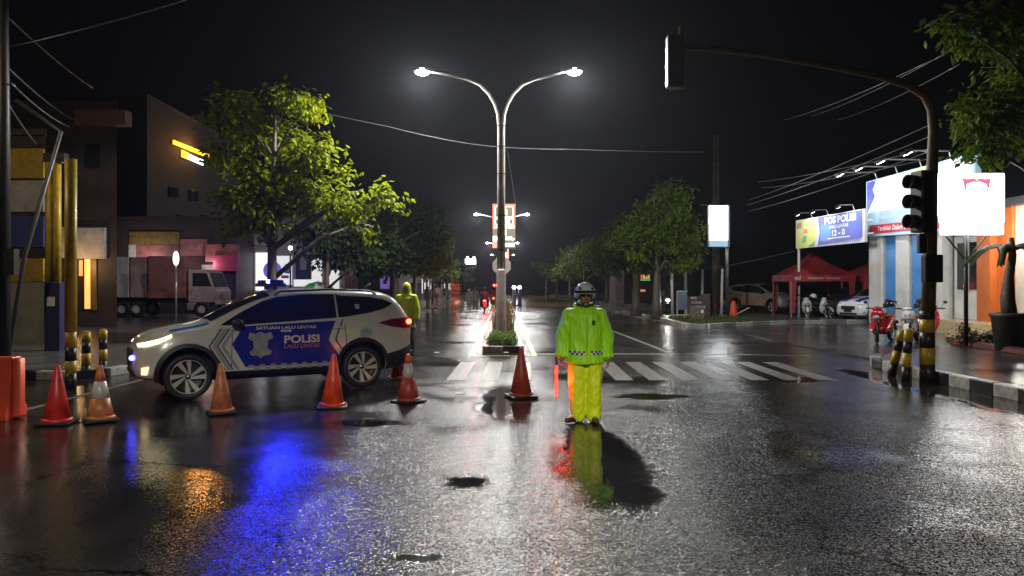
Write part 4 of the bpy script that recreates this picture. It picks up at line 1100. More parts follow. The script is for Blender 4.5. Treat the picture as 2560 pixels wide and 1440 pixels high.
# tall dark building with the yellow lit sign
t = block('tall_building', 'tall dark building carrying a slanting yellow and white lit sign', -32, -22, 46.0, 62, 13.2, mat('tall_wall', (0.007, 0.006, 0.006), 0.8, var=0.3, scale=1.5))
O = Vector(t.location); X0 = -22.0
def fpt(px, py, off=.1):
    Y = X0 * F / (px - CX); return Vector((X0 + off, Y, gz(py, Y))) - O
def fquad(name, a, bq, c, d, m, off=.12):
    b = MB(); p = [fpt(*a, off), fpt(*bq, off), fpt(*c, off), fpt(*d, off)]
    q = [v - Vector((.1, 0, 0)) for v in p]
    b.add(p + q, [(0, 1, 2, 3), (7, 6, 5, 4), (0, 4, 5, 1), (1, 5, 6, 2), (2, 6, 7, 3), (3, 7, 4, 0)]); return b.build(name, m, t)
M_bar = glow('bar_yellow', (1.0, 0.55, 0.02), 2.2)
fquad('yellow_bar', (431, 360), (519, 395), (519, 386), (431, 350), M_bar)
fquad('yellow_mark', (452, 392), (466, 398), (466, 382), (452, 375), M_bar)
for k in range(4):
    a = 468 + k * 9.5
    fquad('white_letter', (a, 398 + k * 4), (a + 8, 401.5 + k * 4), (a + 8, 388 + k * 4), (a, 384.5 + k * 4), glow('letter_white', (0.9, 0.97, 1.0), 2.4))
lamp('POINT', 'sign_wash', t, fpt(475, 372, 0.9), 260, (1.0, 0.40, 0.06), .2)
for (px, py) in ((420, 470), (470, 480), (440, 540), (500, 540)):
    fquad('window', (px, py + 22), (px + 24, py + 24), (px + 24, py), (px, py - 4), M_glass, .06)
# dark house with neon sign on the right
t = block('roadside_stall', 'dark roadside house with a small red, yellow and green lit sign', gx(1560, 58), gx(1740, 58), 58, 66, 3.2, M_dkwall)
panel(t, 'sign', 1600, 1627, 685, 703, 57.4, M_dark, .1)
for k, cc in enumerate([(1, .2, .1), (1, .6, .1), (.6, .9, .1), (1, .4, .1)]):
    panel(t, 'neon_letter', 1602 + k * 6, 1606 + k * 6, 687, 697, 57.3, glow('neon%d' % k, cc, 0.7), .04)
panel(t, 'green_strip', 1601, 1626, 698, 702, 57.3, glow('neon_green', (.1, .7, .25), 0.5), .04)
panel(t, 'orange_light', 1601, 1613, 724, 729, 57.9, glow('stall_orange', (1, .4, .1), 0.6), .05)
b = MB(); b.add([(-3.2, -1, 3.2), (3.2, -1, 3.2), (3.2, 9, 3.2), (-3.2, 9, 3.2), (0, -1, 4.4), (0, 9, 4.4)], [(0, 1, 4), (1, 2, 5, 4), (2, 3, 5), (3, 0, 4, 5)]); b.build('gable_roof', mat('tile_roof', (0.10, 0.06, 0.04), 0.6), t)
# garden lamp by the shops
t = thing('garden_lamp', 'slim lamp post with a bright upright white lamp near the truck', 'street lamp', (gx(440, 33.5), 33.5, 0.12))
b = MB(); b.smooth = True; b.tube([(0, 0, 0), (0, 0, gz(664, 33.5))], .05, 8); b.build('post', M_galv, t, fix=False)
b = MB(); b.smooth = True; b.ell((0, 0, gz(646, 33.5) - .12), (.13, .13, .33), 10, 8); b.build('lamp_globe', glow('globe_white', (1, 1, 0.85), 3.0), t, fix=False)
t = thing('path_lamp', 'small round white lamp between the trees by the lit storefront', 'street lamp', (gx(726, 33), 33, 0.12))
b = MB(); b.smooth = True; b.tube([(0, 0, 0), (0, 0, gz(626, 33))], .04, 8); b.build('post', mat('green_post', (0.02, 0.12, 0.08), 0.4), t, fix=False)
b = MB(); b.smooth = True; b.ell((0, 0, gz(620, 33) - .12), (.1, .1, .1), 10, 8); b.build('lamp_globe', glow('globe_white2', (1, 1, 0.9), 5.0), t, fix=False)

# ------------------------------------------------------------------ cars
M_tyre = mat('tyre_rubber', (0.015, 0.015, 0.015), 0.55, var=0.2)
M_alloy = mat('alloy', (0.66, 0.65, 0.60), 0.3, metal=0.3, var=0.1)
M_rimdk = mat('rim_dark', (0.02, 0.02, 0.02), 0.4)
M_clad = mat('black_cladding', (0.016, 0.016, 0.017), 0.5, var=0.2)
M_chrome = mat('chrome', (0.7, 0.7, 0.7), 0.15, metal=1.0, var=0.05)
M_headl = glow('headlight_warm', (1.0, 0.86, 0.42), 5.0)
M_headoff = mat('headlight_off', (0.35, 0.36, 0.38), 0.08, var=0.1)
M_tailoff = mat('tail_lens', (0.16, 0.006, 0.01), 0.12, var=0.1)
M_tailon = glow('tail_on', (1.0, 0.06, 0.03), 14.0)
M_liveryb = mat('livery_blue', (0.012, 0.025, 0.30), 0.25, var=0.1, coat=0.4)
M_liveryl = mat('livery_light_blue', (0.02, 0.20, 0.72), 0.2, var=0.1, coat=0.4)
M_liveryg = mat('livery_grey', (0.30, 0.31, 0.33), 0.35, var=0.1)
M_liveryd = mat('livery_dark_line', (0.06, 0.08, 0.10), 0.4)
M_badge = mat('badge_silver', (0.34, 0.34, 0.33), 0.35, var=0.3, scale=12)
M_letw = mat('livery_letters', (0.75, 0.62, 0.55), 0.4, var=0.1)

AX_F, AX_R, WR = 1.40, -1.285, 0.345
def car_body_mesh(mats):
    # stations along x: (x, z_bottom, half width low, z_belt, half width belt, z_top, half width top, edge drop)
    S = [(-2.22, .52, .60, .98, .66, 1.04, .58, .03), (-2.20, .36, .72, 1.02, .76, 1.14, .66, .04), (-2.10, .30, .80, 1.08, .80, 1.30, .60, .05),
         (-1.98, .27, .835, 1.16, .805, 1.52, .58, .07), (-1.75, .25, .845, 1.17, .815, 1.585, .585, .07), (-1.285, .24, .85, 1.15, .822, 1.62, .60, .07),
         (-0.6, .24, .85, 1.11, .83, 1.635, .615, .07), (-.1, .24, .85, 1.08, .83, 1.62, .615, .07), (.25, .24, .85, 1.06, .83, 1.555, .61, .08),
         (.60, .24, .85, 1.045, .83, 1.40, .63, .08), (.90, .24, .85, 1.035, .825, 1.23, .67, .07), (1.12, .24, .85, 1.02, .815, 1.10, .70, .04),
         (1.40, .25, .85, .985, .80, 1.065, .68, .035), (1.75, .27, .835, .92, .775, 1.01, .64, .04), (1.96, .29, .77, .83, .71, .945, .56, .05),
         (2.06, .32, .66, .74, .62, .84, .48, .06), (2.115, .40, .50, .64, .47, .70, .34, .04)]
    vs, fs = [], []
    n = 0
    for (x, zb, wl, zk, wk, zt, wt, dr) in S:
        h = zk - zb
        prof = [(0, zb), (wl * .55, zb), (wl * .9, zb + .02), (wl, zb + .12), (wl, zb + h * .45), (wl * .995, zb + h * .72), (wk, zk), (wk * .985, zk + .015),
                (wt + (wk - wt) * .52, zk + (zt - zk) * .5), (wt + .02, zt - dr), (wt * .86, zt - dr * .25), (wt * .45, zt + .01), (0, zt + .018)]
        n = len(prof)
        ring = [(x, y, z) for y, z in prof] + [(x, -y, z) for y, z in prof[-2:0:-1]]
        vs += ring
    m = len(ring)
    for i in range(len(S) - 1):
        for k in range(m):
            k2 = (k + 1) % m
            fs.append((i * m + k, i * m + k2, (i + 1) * m + k2, (i + 1) * m + k))
    fs.append(list(range(m))[::-1]); fs.append([(len(S) - 1) * m + k for k in range(m)])
    b = MB(); b.smooth = True; b.add(vs, fs)
    o = b.build('car_tmp', mats)
    sub = o.modifiers.new('s', 'SUBSURF'); sub.levels = 2
    cut = []
    for ax in (AX_F, AX_R):
        c = MB(); c.smooth = True
        for s in (-1, 1):
            M = Matrix.Translation((ax, s * .80, WR + .03)) @ Matrix.Rotation(PI / 2, 4, 'X')
            c.lathe([(.405, -.28), (.405, .28)], 36, M)
        co = c.build('cut_tmp', mats[1]); cut.append(co)
        md = o.modifiers.new('b', 'BOOLEAN'); md.operation = 'DIFFERENCE'; md.object = co; md.solver = 'EXACT'
        try: md.material_mode = 'TRANSFER'
        except Exception: pass
    me = evaluated(o, 'car_body')
    bpy.data.objects.remove(o)
    for c in cut: bpy.data.objects.remove(c)
    try: me.set_sharp_from_angle(angle=R(40))
    except Exception: pass
    return me
CAR_ME = car_body_mesh([mat('car_white', (0.66, 0.66, 0.60), 0.22, var=0.08, coat=0.5), M_black])
CAR_BM = bmesh.new(); CAR_BM.from_mesh(CAR_ME)
CAR_BVH = BVHTree.FromBMesh(CAR_BM)
def on_side(x, z, off, side=1):
    h = CAR_BVH.ray_cast(Vector((x, side * 3, z)), Vector((0, -side, 0)))
    if h[0] is None:
        return Vector((x, side * .8, z))
    return h[0] + h[1].normalized() * off * (1 if h[1].y * side > 0 else -1)
def on_top(x, y, off):
    h = CAR_BVH.ray_cast(Vector((x, y, 3)), Vector((0, 0, -1)))
    return (h[0] + h[1].normalized() * off) if h[0] else Vector((x, y, 1))
def side_strip(top, bot, n, mth, off, side=1):
    """surface between two (x, z) polylines, laid onto the body side"""
    def samp(pl, t):
        d = [0]
        for a, c in zip(pl, pl[1:]): d.append(d[-1] + math.hypot(c[0] - a[0], c[1] - a[1]))
        s = t * d[-1]
        for i in range(len(pl) - 1):
            if s <= d[i + 1] + 1e-9:
                q = (s - d[i]) / max(d[i + 1] - d[i], 1e-9)
                return (pl[i][0] + (pl[i + 1][0] - pl[i][0]) * q, pl[i][1] + (pl[i + 1][1] - pl[i][1]) * q)
        return pl[-1]
    vs, fs = [], []
    for i in range(n + 1):
        a, c = samp(top, i / n), samp(bot, i / n)
        for j in range(mth + 1):
            q = j / mth
            vs.append(on_side(a[0] + (c[0] - a[0]) * q, a[1] + (c[1] - a[1]) * q, off, side))
    for i in range(n):
        for j in range(mth):
            p = i * (mth + 1) + j
            fs.append((p, p + 1, p + mth + 2, p + mth + 1))
    b = MB(); b.smooth = True; b.add(vs, fs); return b
def make_car(label, paint, loc, rz, livery=False, lit=False, cat='car', name='parked_car', far=False, group=None):
    t = thing(name, label, cat, loc, rz, group)
    me = CAR_ME.copy(); me.materials[0] = paint
    link('body', me, t)
    # windows
    WT = [(.93, 1.10), (.62, 1.28), (.30, 1.44), (.08, 1.505), (-.35, 1.545), (-.85, 1.545)]
    WBt = [(.93, 1.085), (.6, 1.09), (.3, 1.105), (.0, 1.12), (-.35, 1.14), (-.85, 1.165)]
    QT = [(-.88, 1.545), (-.95, 1.52), (-1.45, 1.495), (-1.70, 1.455), (-1.86, 1.39)]
    QB = [(-.88, 1.167), (-.95, 1.17), (-1.45, 1.24), (-1.70, 1.30), (-1.86, 1.375)]
    for s in (1, -1):
        side_strip(WT, WBt, 22, 6, .006, s).build('side_window', M_glass, t, fix=False)
        side_strip(QT, QB, 12, 5, .006, s).build('quarter_window', M_glass, t, fix=False)
        side_strip([(.92, .40), (.3, .40), (-.8, .41)], [(.90, .25), (.3, .25), (-.78, .26)], 12, 3, .012, s).build('sill_cladding', M_clad, t, fix=False)
        side_strip([(-1.72, .55), (-1.95, .60), (-2.19, .70)], [(-1.72, .30), (-1.95, .32), (-2.19, .40)], 6, 3, .012, s).build('bumper_cladding', M_clad, t, fix=False)
        for ax in (AX_F, AX_R):
            vs, fs = [], []
            for i in range(25):
                a = R(-12) + R(204) * i / 24
                for j, r in enumerate((.402, .462)):
                    vs.append(on_side(ax + math.cos(a) * r, WR + .03 + math.sin(a) * r, .014, s))
                    if math.hypot(vs[-1].x - ax, vs[-1].z - WR - .03) < .40 or abs(vs[-1].y) < .6:
                        vs[-1] = Vector((ax + math.cos(a) * r, s * .855, WR + .03 + math.sin(a) * r))
            for i in range(24): fs.append((2 * i, 2 * i + 1, 2 * i + 3, 2 * i + 2))
            b = MB(); b.smooth = True; b.add(vs, fs); b.build('arch_trim', M_clad, t, fix=False)
        # lamps
        b = side_strip([(2.04, .83), (1.93, .865), (1.78, .905), (1.62, .965)], [(2.04, .795), (1.93, .81), (1.78, .855), (1.62, .935)], 10, 2, .012, s)
        hl = b.build('headlight', M_headl if lit else M_headoff, t, fix=False)
        b = side_strip([(2.01, .50), (1.92, .52)], [(2.01, .40), (1.94, .40)], 4, 3, .012, s)
        b.build('fog_lamp', glow('fog_warm', (1.0, .75, .4), 1.6) if lit else M_headoff, t, fix=False)
        b = side_strip([(-1.58, 1.075), (-1.80, 1.125), (-2.02, 1.14), (-2.16, 1.13)], [(-1.58, 1.06), (-1.80, 1.0), (-2.02, .965), (-2.16, .97)], 10, 4, .012, s)
        tl = b.build('tail_lamp', M_tailoff, t, fix=False)
        if lit:
            b = MB(); b.smooth = True; p = on_side(-2.11, 1.07, .03, s); b.ell(p, (.05, .03, .045), 10, 6); b.build('tail_bulb', M_tailon, tl, fix=False)
        # mirror
        b = MB(); b.smooth = True; b.ell((.72, s * .93, 1.12), (.09, .11, .075), 12, 8); b.tube([(.75, s * .80, 1.07), (.73, s * .90, 1.10)], .03, 6); b.build('mirror', M_black, t, fix=False)
        # roof rail
        b = MB(); b.smooth = True; b.tube([on_top(.1, s * .57, .0), on_top(.0, s * .57, .05), on_top(-.8, s * .575, .055), on_top(-1.5, s * .56, .05), on_top(-1.62, s * .56, .0)], .018, 6); b.build('roof_rail', M_black, t, fix=False)
        # door seams and handles
        for x0, x1 in ((.78, .80), (-.13, -.18), (-.98, -1.02)):
            side_strip([(x0 - .006, 1.07), (x1 - .006, .44)], [(x0 + .006, 1.07), (x1 + .006, .44)], 8, 1, .004, s).build('door_seam', M_black, t, fix=False)
        for x0 in (-.02, -.88):
            b = MB(); p = on_side(x0, .98 + .03 * (x0 < -.5), .02, s); b.box(p, (.17, .03, .035), bev=.01); b.build('door_handle', paint, t)
    # wind screen, rear screen, grille, plate
    def cap_strip(xs, ys, off):
        vs, fs = [], []
        for x in xs:
            for y in ys: vs.append(on_top(x, y * (1 - .06 * (x - xs[0]) / max(xs[-1] - xs[0], 1e-6)), off))
        k = len(ys)
        for i in range(len(xs) - 1):
            for j in range(k - 1): fs.append((i * k + j, i * k + j + 1, (i + 1) * k + j + 1, (i + 1) * k + j))
        b = MB(); b.smooth = True; b.add(vs, fs); return b
    yy = [-.56 + i * .14 for i in range(9)]
    cap_strip([.16 + i * .11 for i in range(9)], yy, .006).build('windscreen', M_glass, t, fix=False)
    cap_strip([-2.12 + i * .035 for i in range(5)], [-.52 + i * .13 for i in range(9)], .008).build('rear_screen', M_glass, t, fix=False)
    b = MB(); b.box((2.10, 0, .66), (.06, .74, .16), bev=.02); b.build('grille', M_black, t)
    b = MB(); b.box((2.13, 0, .53), (.012, .42, .11)); b.build('number_plate', M_black, t)
    b = MB(); b.box((2.07, 0, .40), (.10, .92, .10), bev=.03); b.build('front_bumper_grille', M_clad, t)
    b = MB(); b.box((-2.16, 0, .46), (.12, 1.30, .20), bev=.04); b.build('rear_bumper', M_clad, t)
    # wheels
    for ax in (AX_F, AX_R):
        for s in (1, -1):
            M = Matrix.Rotation(-s * PI / 2, 4, 'X')
            b = MB(); b.smooth = True
            b.lathe([(.245, -.09), (.31, -.105), (.338, -.085), (.345, 0), (.338, .085), (.31, .105), (.245, .09), (.235, 0)], 32, M, closed=True)
            w = b.build('wheel', M_tyre, t, (ax, s * .745, WR), fix=False)
            b = MB(); b.smooth = True; b.lathe([(0, .02), (.20, .01), (.235, .045), (.252, .085), (.243, .087), (.226, .05), (.19, .025), (0, .035)], 32, M); b.build('rim', M_rimdk, w, fix=False)
            b = MB(); b.smooth = True; b.lathe([(.236, .080), (.248, .095), (.258, .086)], 32, M, closed=True); b.build('rim_edge', M_alloy, w, fix=False)
            for k in range(8 if not far else 5):
                a = 2 * PI * k / (8 if not far else 5) + .2
                sw = .55 if k % 2 else .35
                def q(r, an, z): return M @ Vector((r * math.cos(an), r * math.sin(an), z))
                b = MB(); b.add([q(.045, a - .35, .062), q(.045, a + .35, .062), q(.238, a + sw + .16, .088), q(.240, a + sw - .13, .088), q(.045, a - .35, .03), q(.045, a + .35, .03), q(.238, a + sw + .16, .045), q(.240, a + sw - .13, .045)],
                                [(0, 1, 2, 3), (0, 4, 5, 1), (1, 5, 6, 2), (2, 6, 7, 3), (3, 7, 4, 0)])
                b.build('spoke', M_alloy, w)
            b = MB(); b.smooth = True; b.lathe([(0, .075), (.035, .07), (.05, .045)], 12, M); b.build('hub_cap', M_chrome, w, fix=False)
    if livery:
        for s in (1, -1):
            off = .009
            # blue field
            side_strip([(.62, 1.065), (.79, .80), (.60, .45)], [(-.82, 1.12), (-.70, .82), (-.95, .45)], 14, 22, off, s).build('blue_panel', M_liveryb, t, fix=False)
            for k, (dx, w, m) in enumerate([(.10, .05, M_liveryg), (.185, .03, M_liveryd), (.225, .05, M_liveryg), (.30, .03, M_liveryd)]):
                side_strip([(.62 + dx, 1.04), (.80 + dx, .78), (.58 + dx, .42)], [(.62 + dx + w, 1.04), (.80 + dx + w, .78), (.58 + dx + w, .42)], 14, 1, off, s).build('chevron', m, t, fix=False)
            side_strip([(-.93, 1.14), (-.80, .82), (-1.02, .50)], [(-.955, 1.14), (-.83, .82), (-1.045, .50)], 14, 1, off, s).build('chevron', M_liveryd, t, fix=False)
            # checker strip
            for i in range(18):
                for r_ in range(2):
                    if (i + r_) % 2: continue
                    x = .55 - i * .082; z = .435 - r_ * .045
                    side_strip([(x, z + .045), (x - .082, z + .045)], [(x, z), (x - .082, z)], 1, 1, off + .004, s).build('check', M_liveryg, t, fix=False)
            # badge
            bd = [(.0, .20), (.07, .165), (.16, .19), (.19, .10), (.115, .06), (.10, -.05), (.17, -.11), (.14, -.16), (.04, -.17), (0, -.21), (-.04, -.17), (-.14, -.16), (-.17, -.11), (-.10, -.05), (-.115, .06), (-.19, .10), (-.16, .19), (-.07, .165)]
            vs = [on_side(.37, .78, off + .005, s)] + [on_side(.37 + x, .78 + z, off + .005, s) for x, z in bd]
            b = MB(); b.add(vs, [(0, i + 1, (i + 1) % 18 + 1) for i in range(18)]); b.build('badge', M_badge, t, fix=False)
            vs = [on_side(.37, .80, off + .009, s)] + [on_side(.37 + .05 * math.cos(i * PI / 5), .80 + .06 * math.sin(i * PI / 5), off + .009, s) for i in range(10)]
            b = MB(); b.add(vs, [(0, i + 1, (i + 1) % 10 + 1) for i in range(10)]); b.build('badge_centre', M_liveryg, t, fix=False)
            def car_text(body, x, z, size, m, sx, tilt=0.0):
                mt = text_mesh(body, size, m, .035, 0, sx)
                for v in mt.vertices:
                    v.co = on_side(x - s * v.co.x, z + v.co.y, off + .006, s)
                link('lettering', mt, t)
            car_text('POLISI', -.27, .84, .165, M_letw, 1.25)
            car_text('LALU LINTAS', -.27, .735, .075, mat('livery_red_letters', (0.5, 0.16, 0.16), .4), 1.3)
            car_text('SATUAN LALU LINTAS', -.03, 1.03, .058, M_letw, 1.6)
            # light blue bonnet side and quarter crest
            vs = [on_top(1.62 - i * .06, s * y, .008) for i in range(10) for y in (.50, .57, .64)]
            b = MB(); b.smooth = True; b.add(vs, [(i * 3 + j, i * 3 + j + 1, i * 3 + j + 4, i * 3 + j + 3) for i in range(9) for j in range(2)]); b.build('bonnet_stripe', M_liveryl, t, fix=False)
            side_strip([(-1.24, .96), (-1.34, 1.0), (-1.44, .96)], [(-1.24, .86), (-1.34, .84), (-1.44, .86)], 6, 2, off, s).build('crest', mat('crest_pale_blue', (0.32, 0.45, 0.50), .4), t, fix=False)
            b = MB(); p = on_side(-1.22, 1.34, .012, s); b.box(p, (.07, .004, .08), Matrix.Rotation(s * R(22), 4, 'X')); b.build('window_sticker', M_white, t)
    return t
M_cw = MATS['car_white']
fw, rw = gp(468, 1000), gp(903, 968)
hd = math.atan2(fw.y - rw.y, fw.x - rw.x)
hv = Vector((math.cos(hd), math.sin(hd), 0)); lf = Vector((-hv.y, hv.x, 0))
ctr = (fw + rw) / 2 - hv * ((AX_F + AX_R) / 2) - lf * 0.745
ctr.z = 0.004
pc = make_car('white police car with blue door panels crossing at the left, lights on', M_cw, ctr, hd, True, True, name='police_car')
# light bar on the roof
b = MB(); b.box((.02, 0, 1.70), (.26, 1.06, .06), bev=.02); lb = b.build('light_bar', M_black, pc)
for k in range(5):
    y = .42 - k * .21
    b = MB(); b.smooth = True; b.box((.02, y, 1.755), (.2, .17, .055), bev=.02); b.build('beacon_lens', mat('beacon_blue', (0.01, 0.015, 0.16), .1) if k != 1 else glow('beacon_lit', (0.12, 0.16, 1.0), 30), lb)
lamp('SPOT', 'beacon_light', pc, (.02, .56, 1.80), 560, (0.015, 0.025, 1.0), .05, target=(.2, 4, 1.35), spot=R(80), blend=.6)
for y in (-.3, .3):
    b = MB(); b.box((.02, y, 1.65), (.05, .05, .06)); b.build('bar_foot', M_black, lb)
b = MB(); b.smooth = True; p = Vector((2.12, .46, .63)); b.ell(p, (.04, .045, .04), 10, 6); b.build('grille_beacon', glow('strobe_blue', (0.06, 0.06, 1.0), 22), pc, fix=False)
b = MB(); b.smooth = True; b.tube([(-1.5, .1, 1.62), (-1.7, .1, 1.72)], .008, 6); b.build('aerial', M_black, pc, fix=False)
lamp('SPOT', 'head_light', pc, (2.22, .55, .86), 130, (1, .88, .6), .05, target=(8, .8, .0), spot=R(80), blend=.8)
lamp('SPOT', 'tail_light', pc, (-2.27, .6, 1.05), 45, (1, .04, .03), .05, target=(-4, .7, .2), spot=R(150), blend=.8)
silver = mat('car_silver', (0.36, 0.37, 0.32), .3, metal=.0, var=.1, coat=.4)
make_car('silver SUV parked nose-out at the left of the first red tent', silver, (15.0, 43.0, .15), R(-62), group='cars parked by the police post', far=True)
pc2 = make_car('white police car with a blue bonnet stripe half hidden behind the white column', mat('car_white_blue', (0.62, 0.63, 0.66), .22, var=.08, coat=.5), (17.25, 33.9, .04), R(203), group='cars parked by the police post', far=True)
for s in (-1, 1):
    vs = [on_top(1.95 - i * .09, s * y, .008) for i in range(10) for y in (.22, .36, .5)]
    b = MB(); b.smooth = True; b.add(vs, [(i * 3 + j, i * 3 + j + 1, i * 3 + j + 4, i * 3 + j + 3) for i in range(9) for j in range(2)]); b.build('bonnet_stripe', M_liveryb, pc2, fix=False)
make_car('dark car parked between the tents behind the white police car', mat('car_dark', (0.035, 0.037, 0.04), .2, var=.1, coat=.4), (17.6, 37.2, .05), R(215), group='cars parked by the police post', far=True)

# ------------------------------------------------------------------ box truck
t = thing('box_truck', 'faded pink box truck parked in front of the dark shop row', 'truck', (gx(390, 36), 37.0, 0.14))
O = Vector(t.location)
M_tr = mat('truck_box_paint', (0.30, 0.22, 0.20), .5, var=.4, scale=1.6)
M_cab = mat('truck_cab_paint', (0.45, 0.33, 0.34), .4, var=.2)
for i, (a, c) in enumerate(((245, 322), (324, 366), (368, 464))):
    b = MB(); x0, x1 = gx(a, 36) - O.x, gx(c, 36) - O.x; b.box(((x0 + x1) / 2, 0, 1.95), (x1 - x0 - .03, 2.0, 1.95 + .1 * (i == 2)), bev=.03); b.build('cargo_panel', [M_shopw, M_tr, mat('truck_red_panel', (0.26, 0.10, 0.09), .5, var=.4, scale=1.6)][i], t)
b = MB(); b.box((-.3, 0, .82), (5.0, .9, .22)); b.build('chassis', M_black, t)
x0 = gx(470, 36) - O.x
prof = [(0, .75), (1.35, .75), (1.38, 1.25), (1.22, 1.45), (.95, 2.2), (.75, 2.32), (0, 2.32)]
b = MB(); k = len(prof); b.add([(x0 + x, y, z) for y in (-.95, .95) for x, z in prof], [list(range(k)), list(range(2 * k - 1, k - 1, -1))] + [(i, (i + 1) % k, k + (i + 1) % k, k + i) for i in range(k)]); cab = b.build('cab', M_cab, t)
b = MB(); b.add([(x0 + .2, -.957, 1.5), (x0 + 1.12, -.957, 1.5), (x0 + .88, -.957, 2.15), (x0 + .2, -.957, 2.15)], [(0, 1, 2, 3)]); b.build('side_window', M_glass, cab, fix=False)
b = MB(); b.add([(x0 + 1.24, -.85, 1.47), (x0 + 1.24, .85, 1.47), (x0 + .98, .85, 2.17), (x0 + .98, -.85, 2.17)], [(0, 1, 2, 3)]); b.build('windscreen', M_glass, cab, fix=False)
b = MB(); b.box((x0 + 1.36, -.6, 1.05), (.08, .3, .16)); b.build('headlight', mat('truck_lamp', (0.6, 0.25, 0.15), .2), cab)
b = MB(); b.box((x0 + 1.36, 0, .72), (.16, 1.9, .2), bev=.03); b.build('bumper', M_shopw, cab)
for wx in (-1.7, -1.0, x0 + .62):
    for s in (-1, 1):
        b = MB(); b.smooth = True; b.lathe([(.2, -.11), (.36, -.12), (.40, -.08), (.40, .08), (.36, .12), (.2, .11)], 20, Matrix.Rotation(PI / 2, 4, 'X'), closed=True)
        w = b.build('wheel', M_tyre, t, (wx, s * .8, .40), fix=False)
        b = MB(); b.lathe([(0, -.05), (.2, -.06), (.2, .06), (0, .05)], 16, Matrix.Rotation(PI / 2, 4, 'X')); b.build('rim', M_alloy, w)

# ------------------------------------------------------------------ motor scooters
def scooter(label, loc, rz, ca, cb, group, helmet=None, box=False, light=None, tail=None, steer=0.0, lean=R(6), name='motor_scooter', hlabel=None):
    t = thing(name, label, 'scooter', loc, rz, group)
    t.rotation_euler = (lean, 0, rz)
    def wheel(x, yaw=0.0):
        M = Matrix.Rotation(yaw, 4, 'Z') @ Matrix.Rotation(PI / 2, 4, 'X')
        b = MB(); b.smooth = True; b.lathe([(.215, -.04), (.25, -.052), (.277, -.03), (.284, 0), (.277, .03), (.25, .052), (.215, .04)], 22, M, closed=True); w = b.build('wheel', M_tyre, t, (x, 0, .284), fix=False)
        b = MB(); b.smooth = True; b.lathe([(.205, -.03), (.22, -.03), (.22, .03), (.205, .03)], 22, M, closed=True); b.build('rim', M_alloy, w, fix=False)
        for k in range(5):
            a = 2 * PI * k / 5; d = M @ Vector((math.cos(a), math.sin(a), 0)); e = MB(); e.tube([d * .03, d * .21], .014, 5); e.build('spoke', M_alloy, w)
        b = MB(); b.lathe([(.0, -.05), (.04, -.05), (.04, .05), (0, .05)], 10, M); b.build('hub', M_dark, w)
    wheel(.64, steer); wheel(-.62)
    b = MB(); b.smooth = True
    for s in (-1, 1): b.tube([(.64, s * .07, .284), (.52, s * .07, .62), (.44, s * .05, .85)], .022, 6)
    b.build('fork', M_dark, t, fix=False)
    # front mudguard
    vs, fs = [], []
    for i in range(9):
        a = R(20 + i * 16)
        for y in (-.065, 0, .065): vs.append((.64 + math.cos(a) * (.31 + (.012 if y == 0 else 0)), y, .284 + math.sin(a) * (.31 + (.012 if y == 0 else 0))))
    for i in range(8):
        for j in range(2): fs.append((i * 3 + j, i * 3 + j + 1, i * 3 + j + 4, i * 3 + j + 3))
    b = MB(); b.smooth = True; b.add(vs, fs); b.build('mudguard', ca, t, fix=False)
    # leg shield: curved shell lofted in height
    vs, fs = [], []
    lv = [(.30, .40, .13), (.42, .36, .19), (.60, .38, .23), (.76, .44, .21), (.88, .46, .17), (.96, .42, .12)]
    for (z, x, w) in lv:
        for j in range(7):
            u = -1 + j / 3; vs.append((x - .14 * u * u + .03, u * w, z))
    for (z, x, w) in lv:
        for j in range(7):
            u = -1 + j / 3; vs.append((x - .14 * u * u - .03, u * w * .92, z))
    m_ = len(lv); k = m_ * 7
    for i in range(m_ - 1):
        for j in range(6):
            fs.append((i * 7 + j, i * 7 + j + 1, i * 7 + 7 + j + 1, i * 7 + 7 + j)); fs.append((k + i * 7 + j, k + i * 7 + 7 + j, k + i * 7 + 7 + j + 1, k + i * 7 + j + 1))
        for j in (0, 6): fs.append((i * 7 + j, i * 7 + 7 + j, k + i * 7 + 7 + j, k + i * 7 + j))
    for j in range(6):
        fs.append((j, k + j, k + j + 1, j + 1)); a = (m_ - 1) * 7; fs.append((a + j, a + j + 1, k + a + j + 1, k + a + j))
    b = MB(); b.smooth = True; b.add(vs, fs); b.build('leg_shield', ca, t, fix=False)
    b = MB(); b.smooth = True; b.ell((.51, 0, .74), (.035, .10, .06), 12, 7); b.build('headlight', light or M_headoff, t, fix=False)
    for s in (-1, 1):
        b = MB(); b.smooth = True; b.ell((.46, s * .14, .70), (.035, .05, .03), 8, 6); b.build('indicator', mat('amber_lens', (0.5, 0.2, 0.02), .2), t, fix=False)
        b = MB(); b.smooth = True; b.tube([(.33, s * .1, 1.0), (.22, s * .33, 1.03)], .02, 7); b.build('handle_grip', M_black, t, fix=False)
        b = MB(); b.smooth = True; b.tube([(.32, s * .2, 1.02), (.34, s * .27, 1.17)], .007, 5); b.ell((.34, s * .30, 1.21), (.018, .06, .045), 10, 6); b.build('mirror', M_black, t, fix=False)
    b = MB(); b.smooth = True; b.ell((.36, 0, .99), (.12, .13, .07), 12, 7); b.build('handlebar_cowl', ca, t, fix=False)
    # floor, body and tail
    b = MB(); b.smooth = True
    b.tube([(.38, 0, .42), (.2, 0, .34), (-.1, 0, .36), (-.28, 0, .52), (-.55, 0, .66), (-.86, 0, .74), (-.98, 0, .76)], [.11, .14, .16, .19, .17, .11, .04], 12, flat=.8); b.build('body_cover', cb, t, fix=False)
    b = MB(); b.smooth = True
    b.tube([(.0, 0, .70), (-.1, 0, .74), (-.45, 0, .77), (-.85, 0, .84), (-.92, 0, .84)], [.05, .12, .14, .11, .04], 12, flat=.62); b.build('seat', M_black, t, fix=False)
    b = MB(); b.box((-.32, 0, .33), (.42, .24, .22), bev=.05); b.build('engine', M_dark, t)
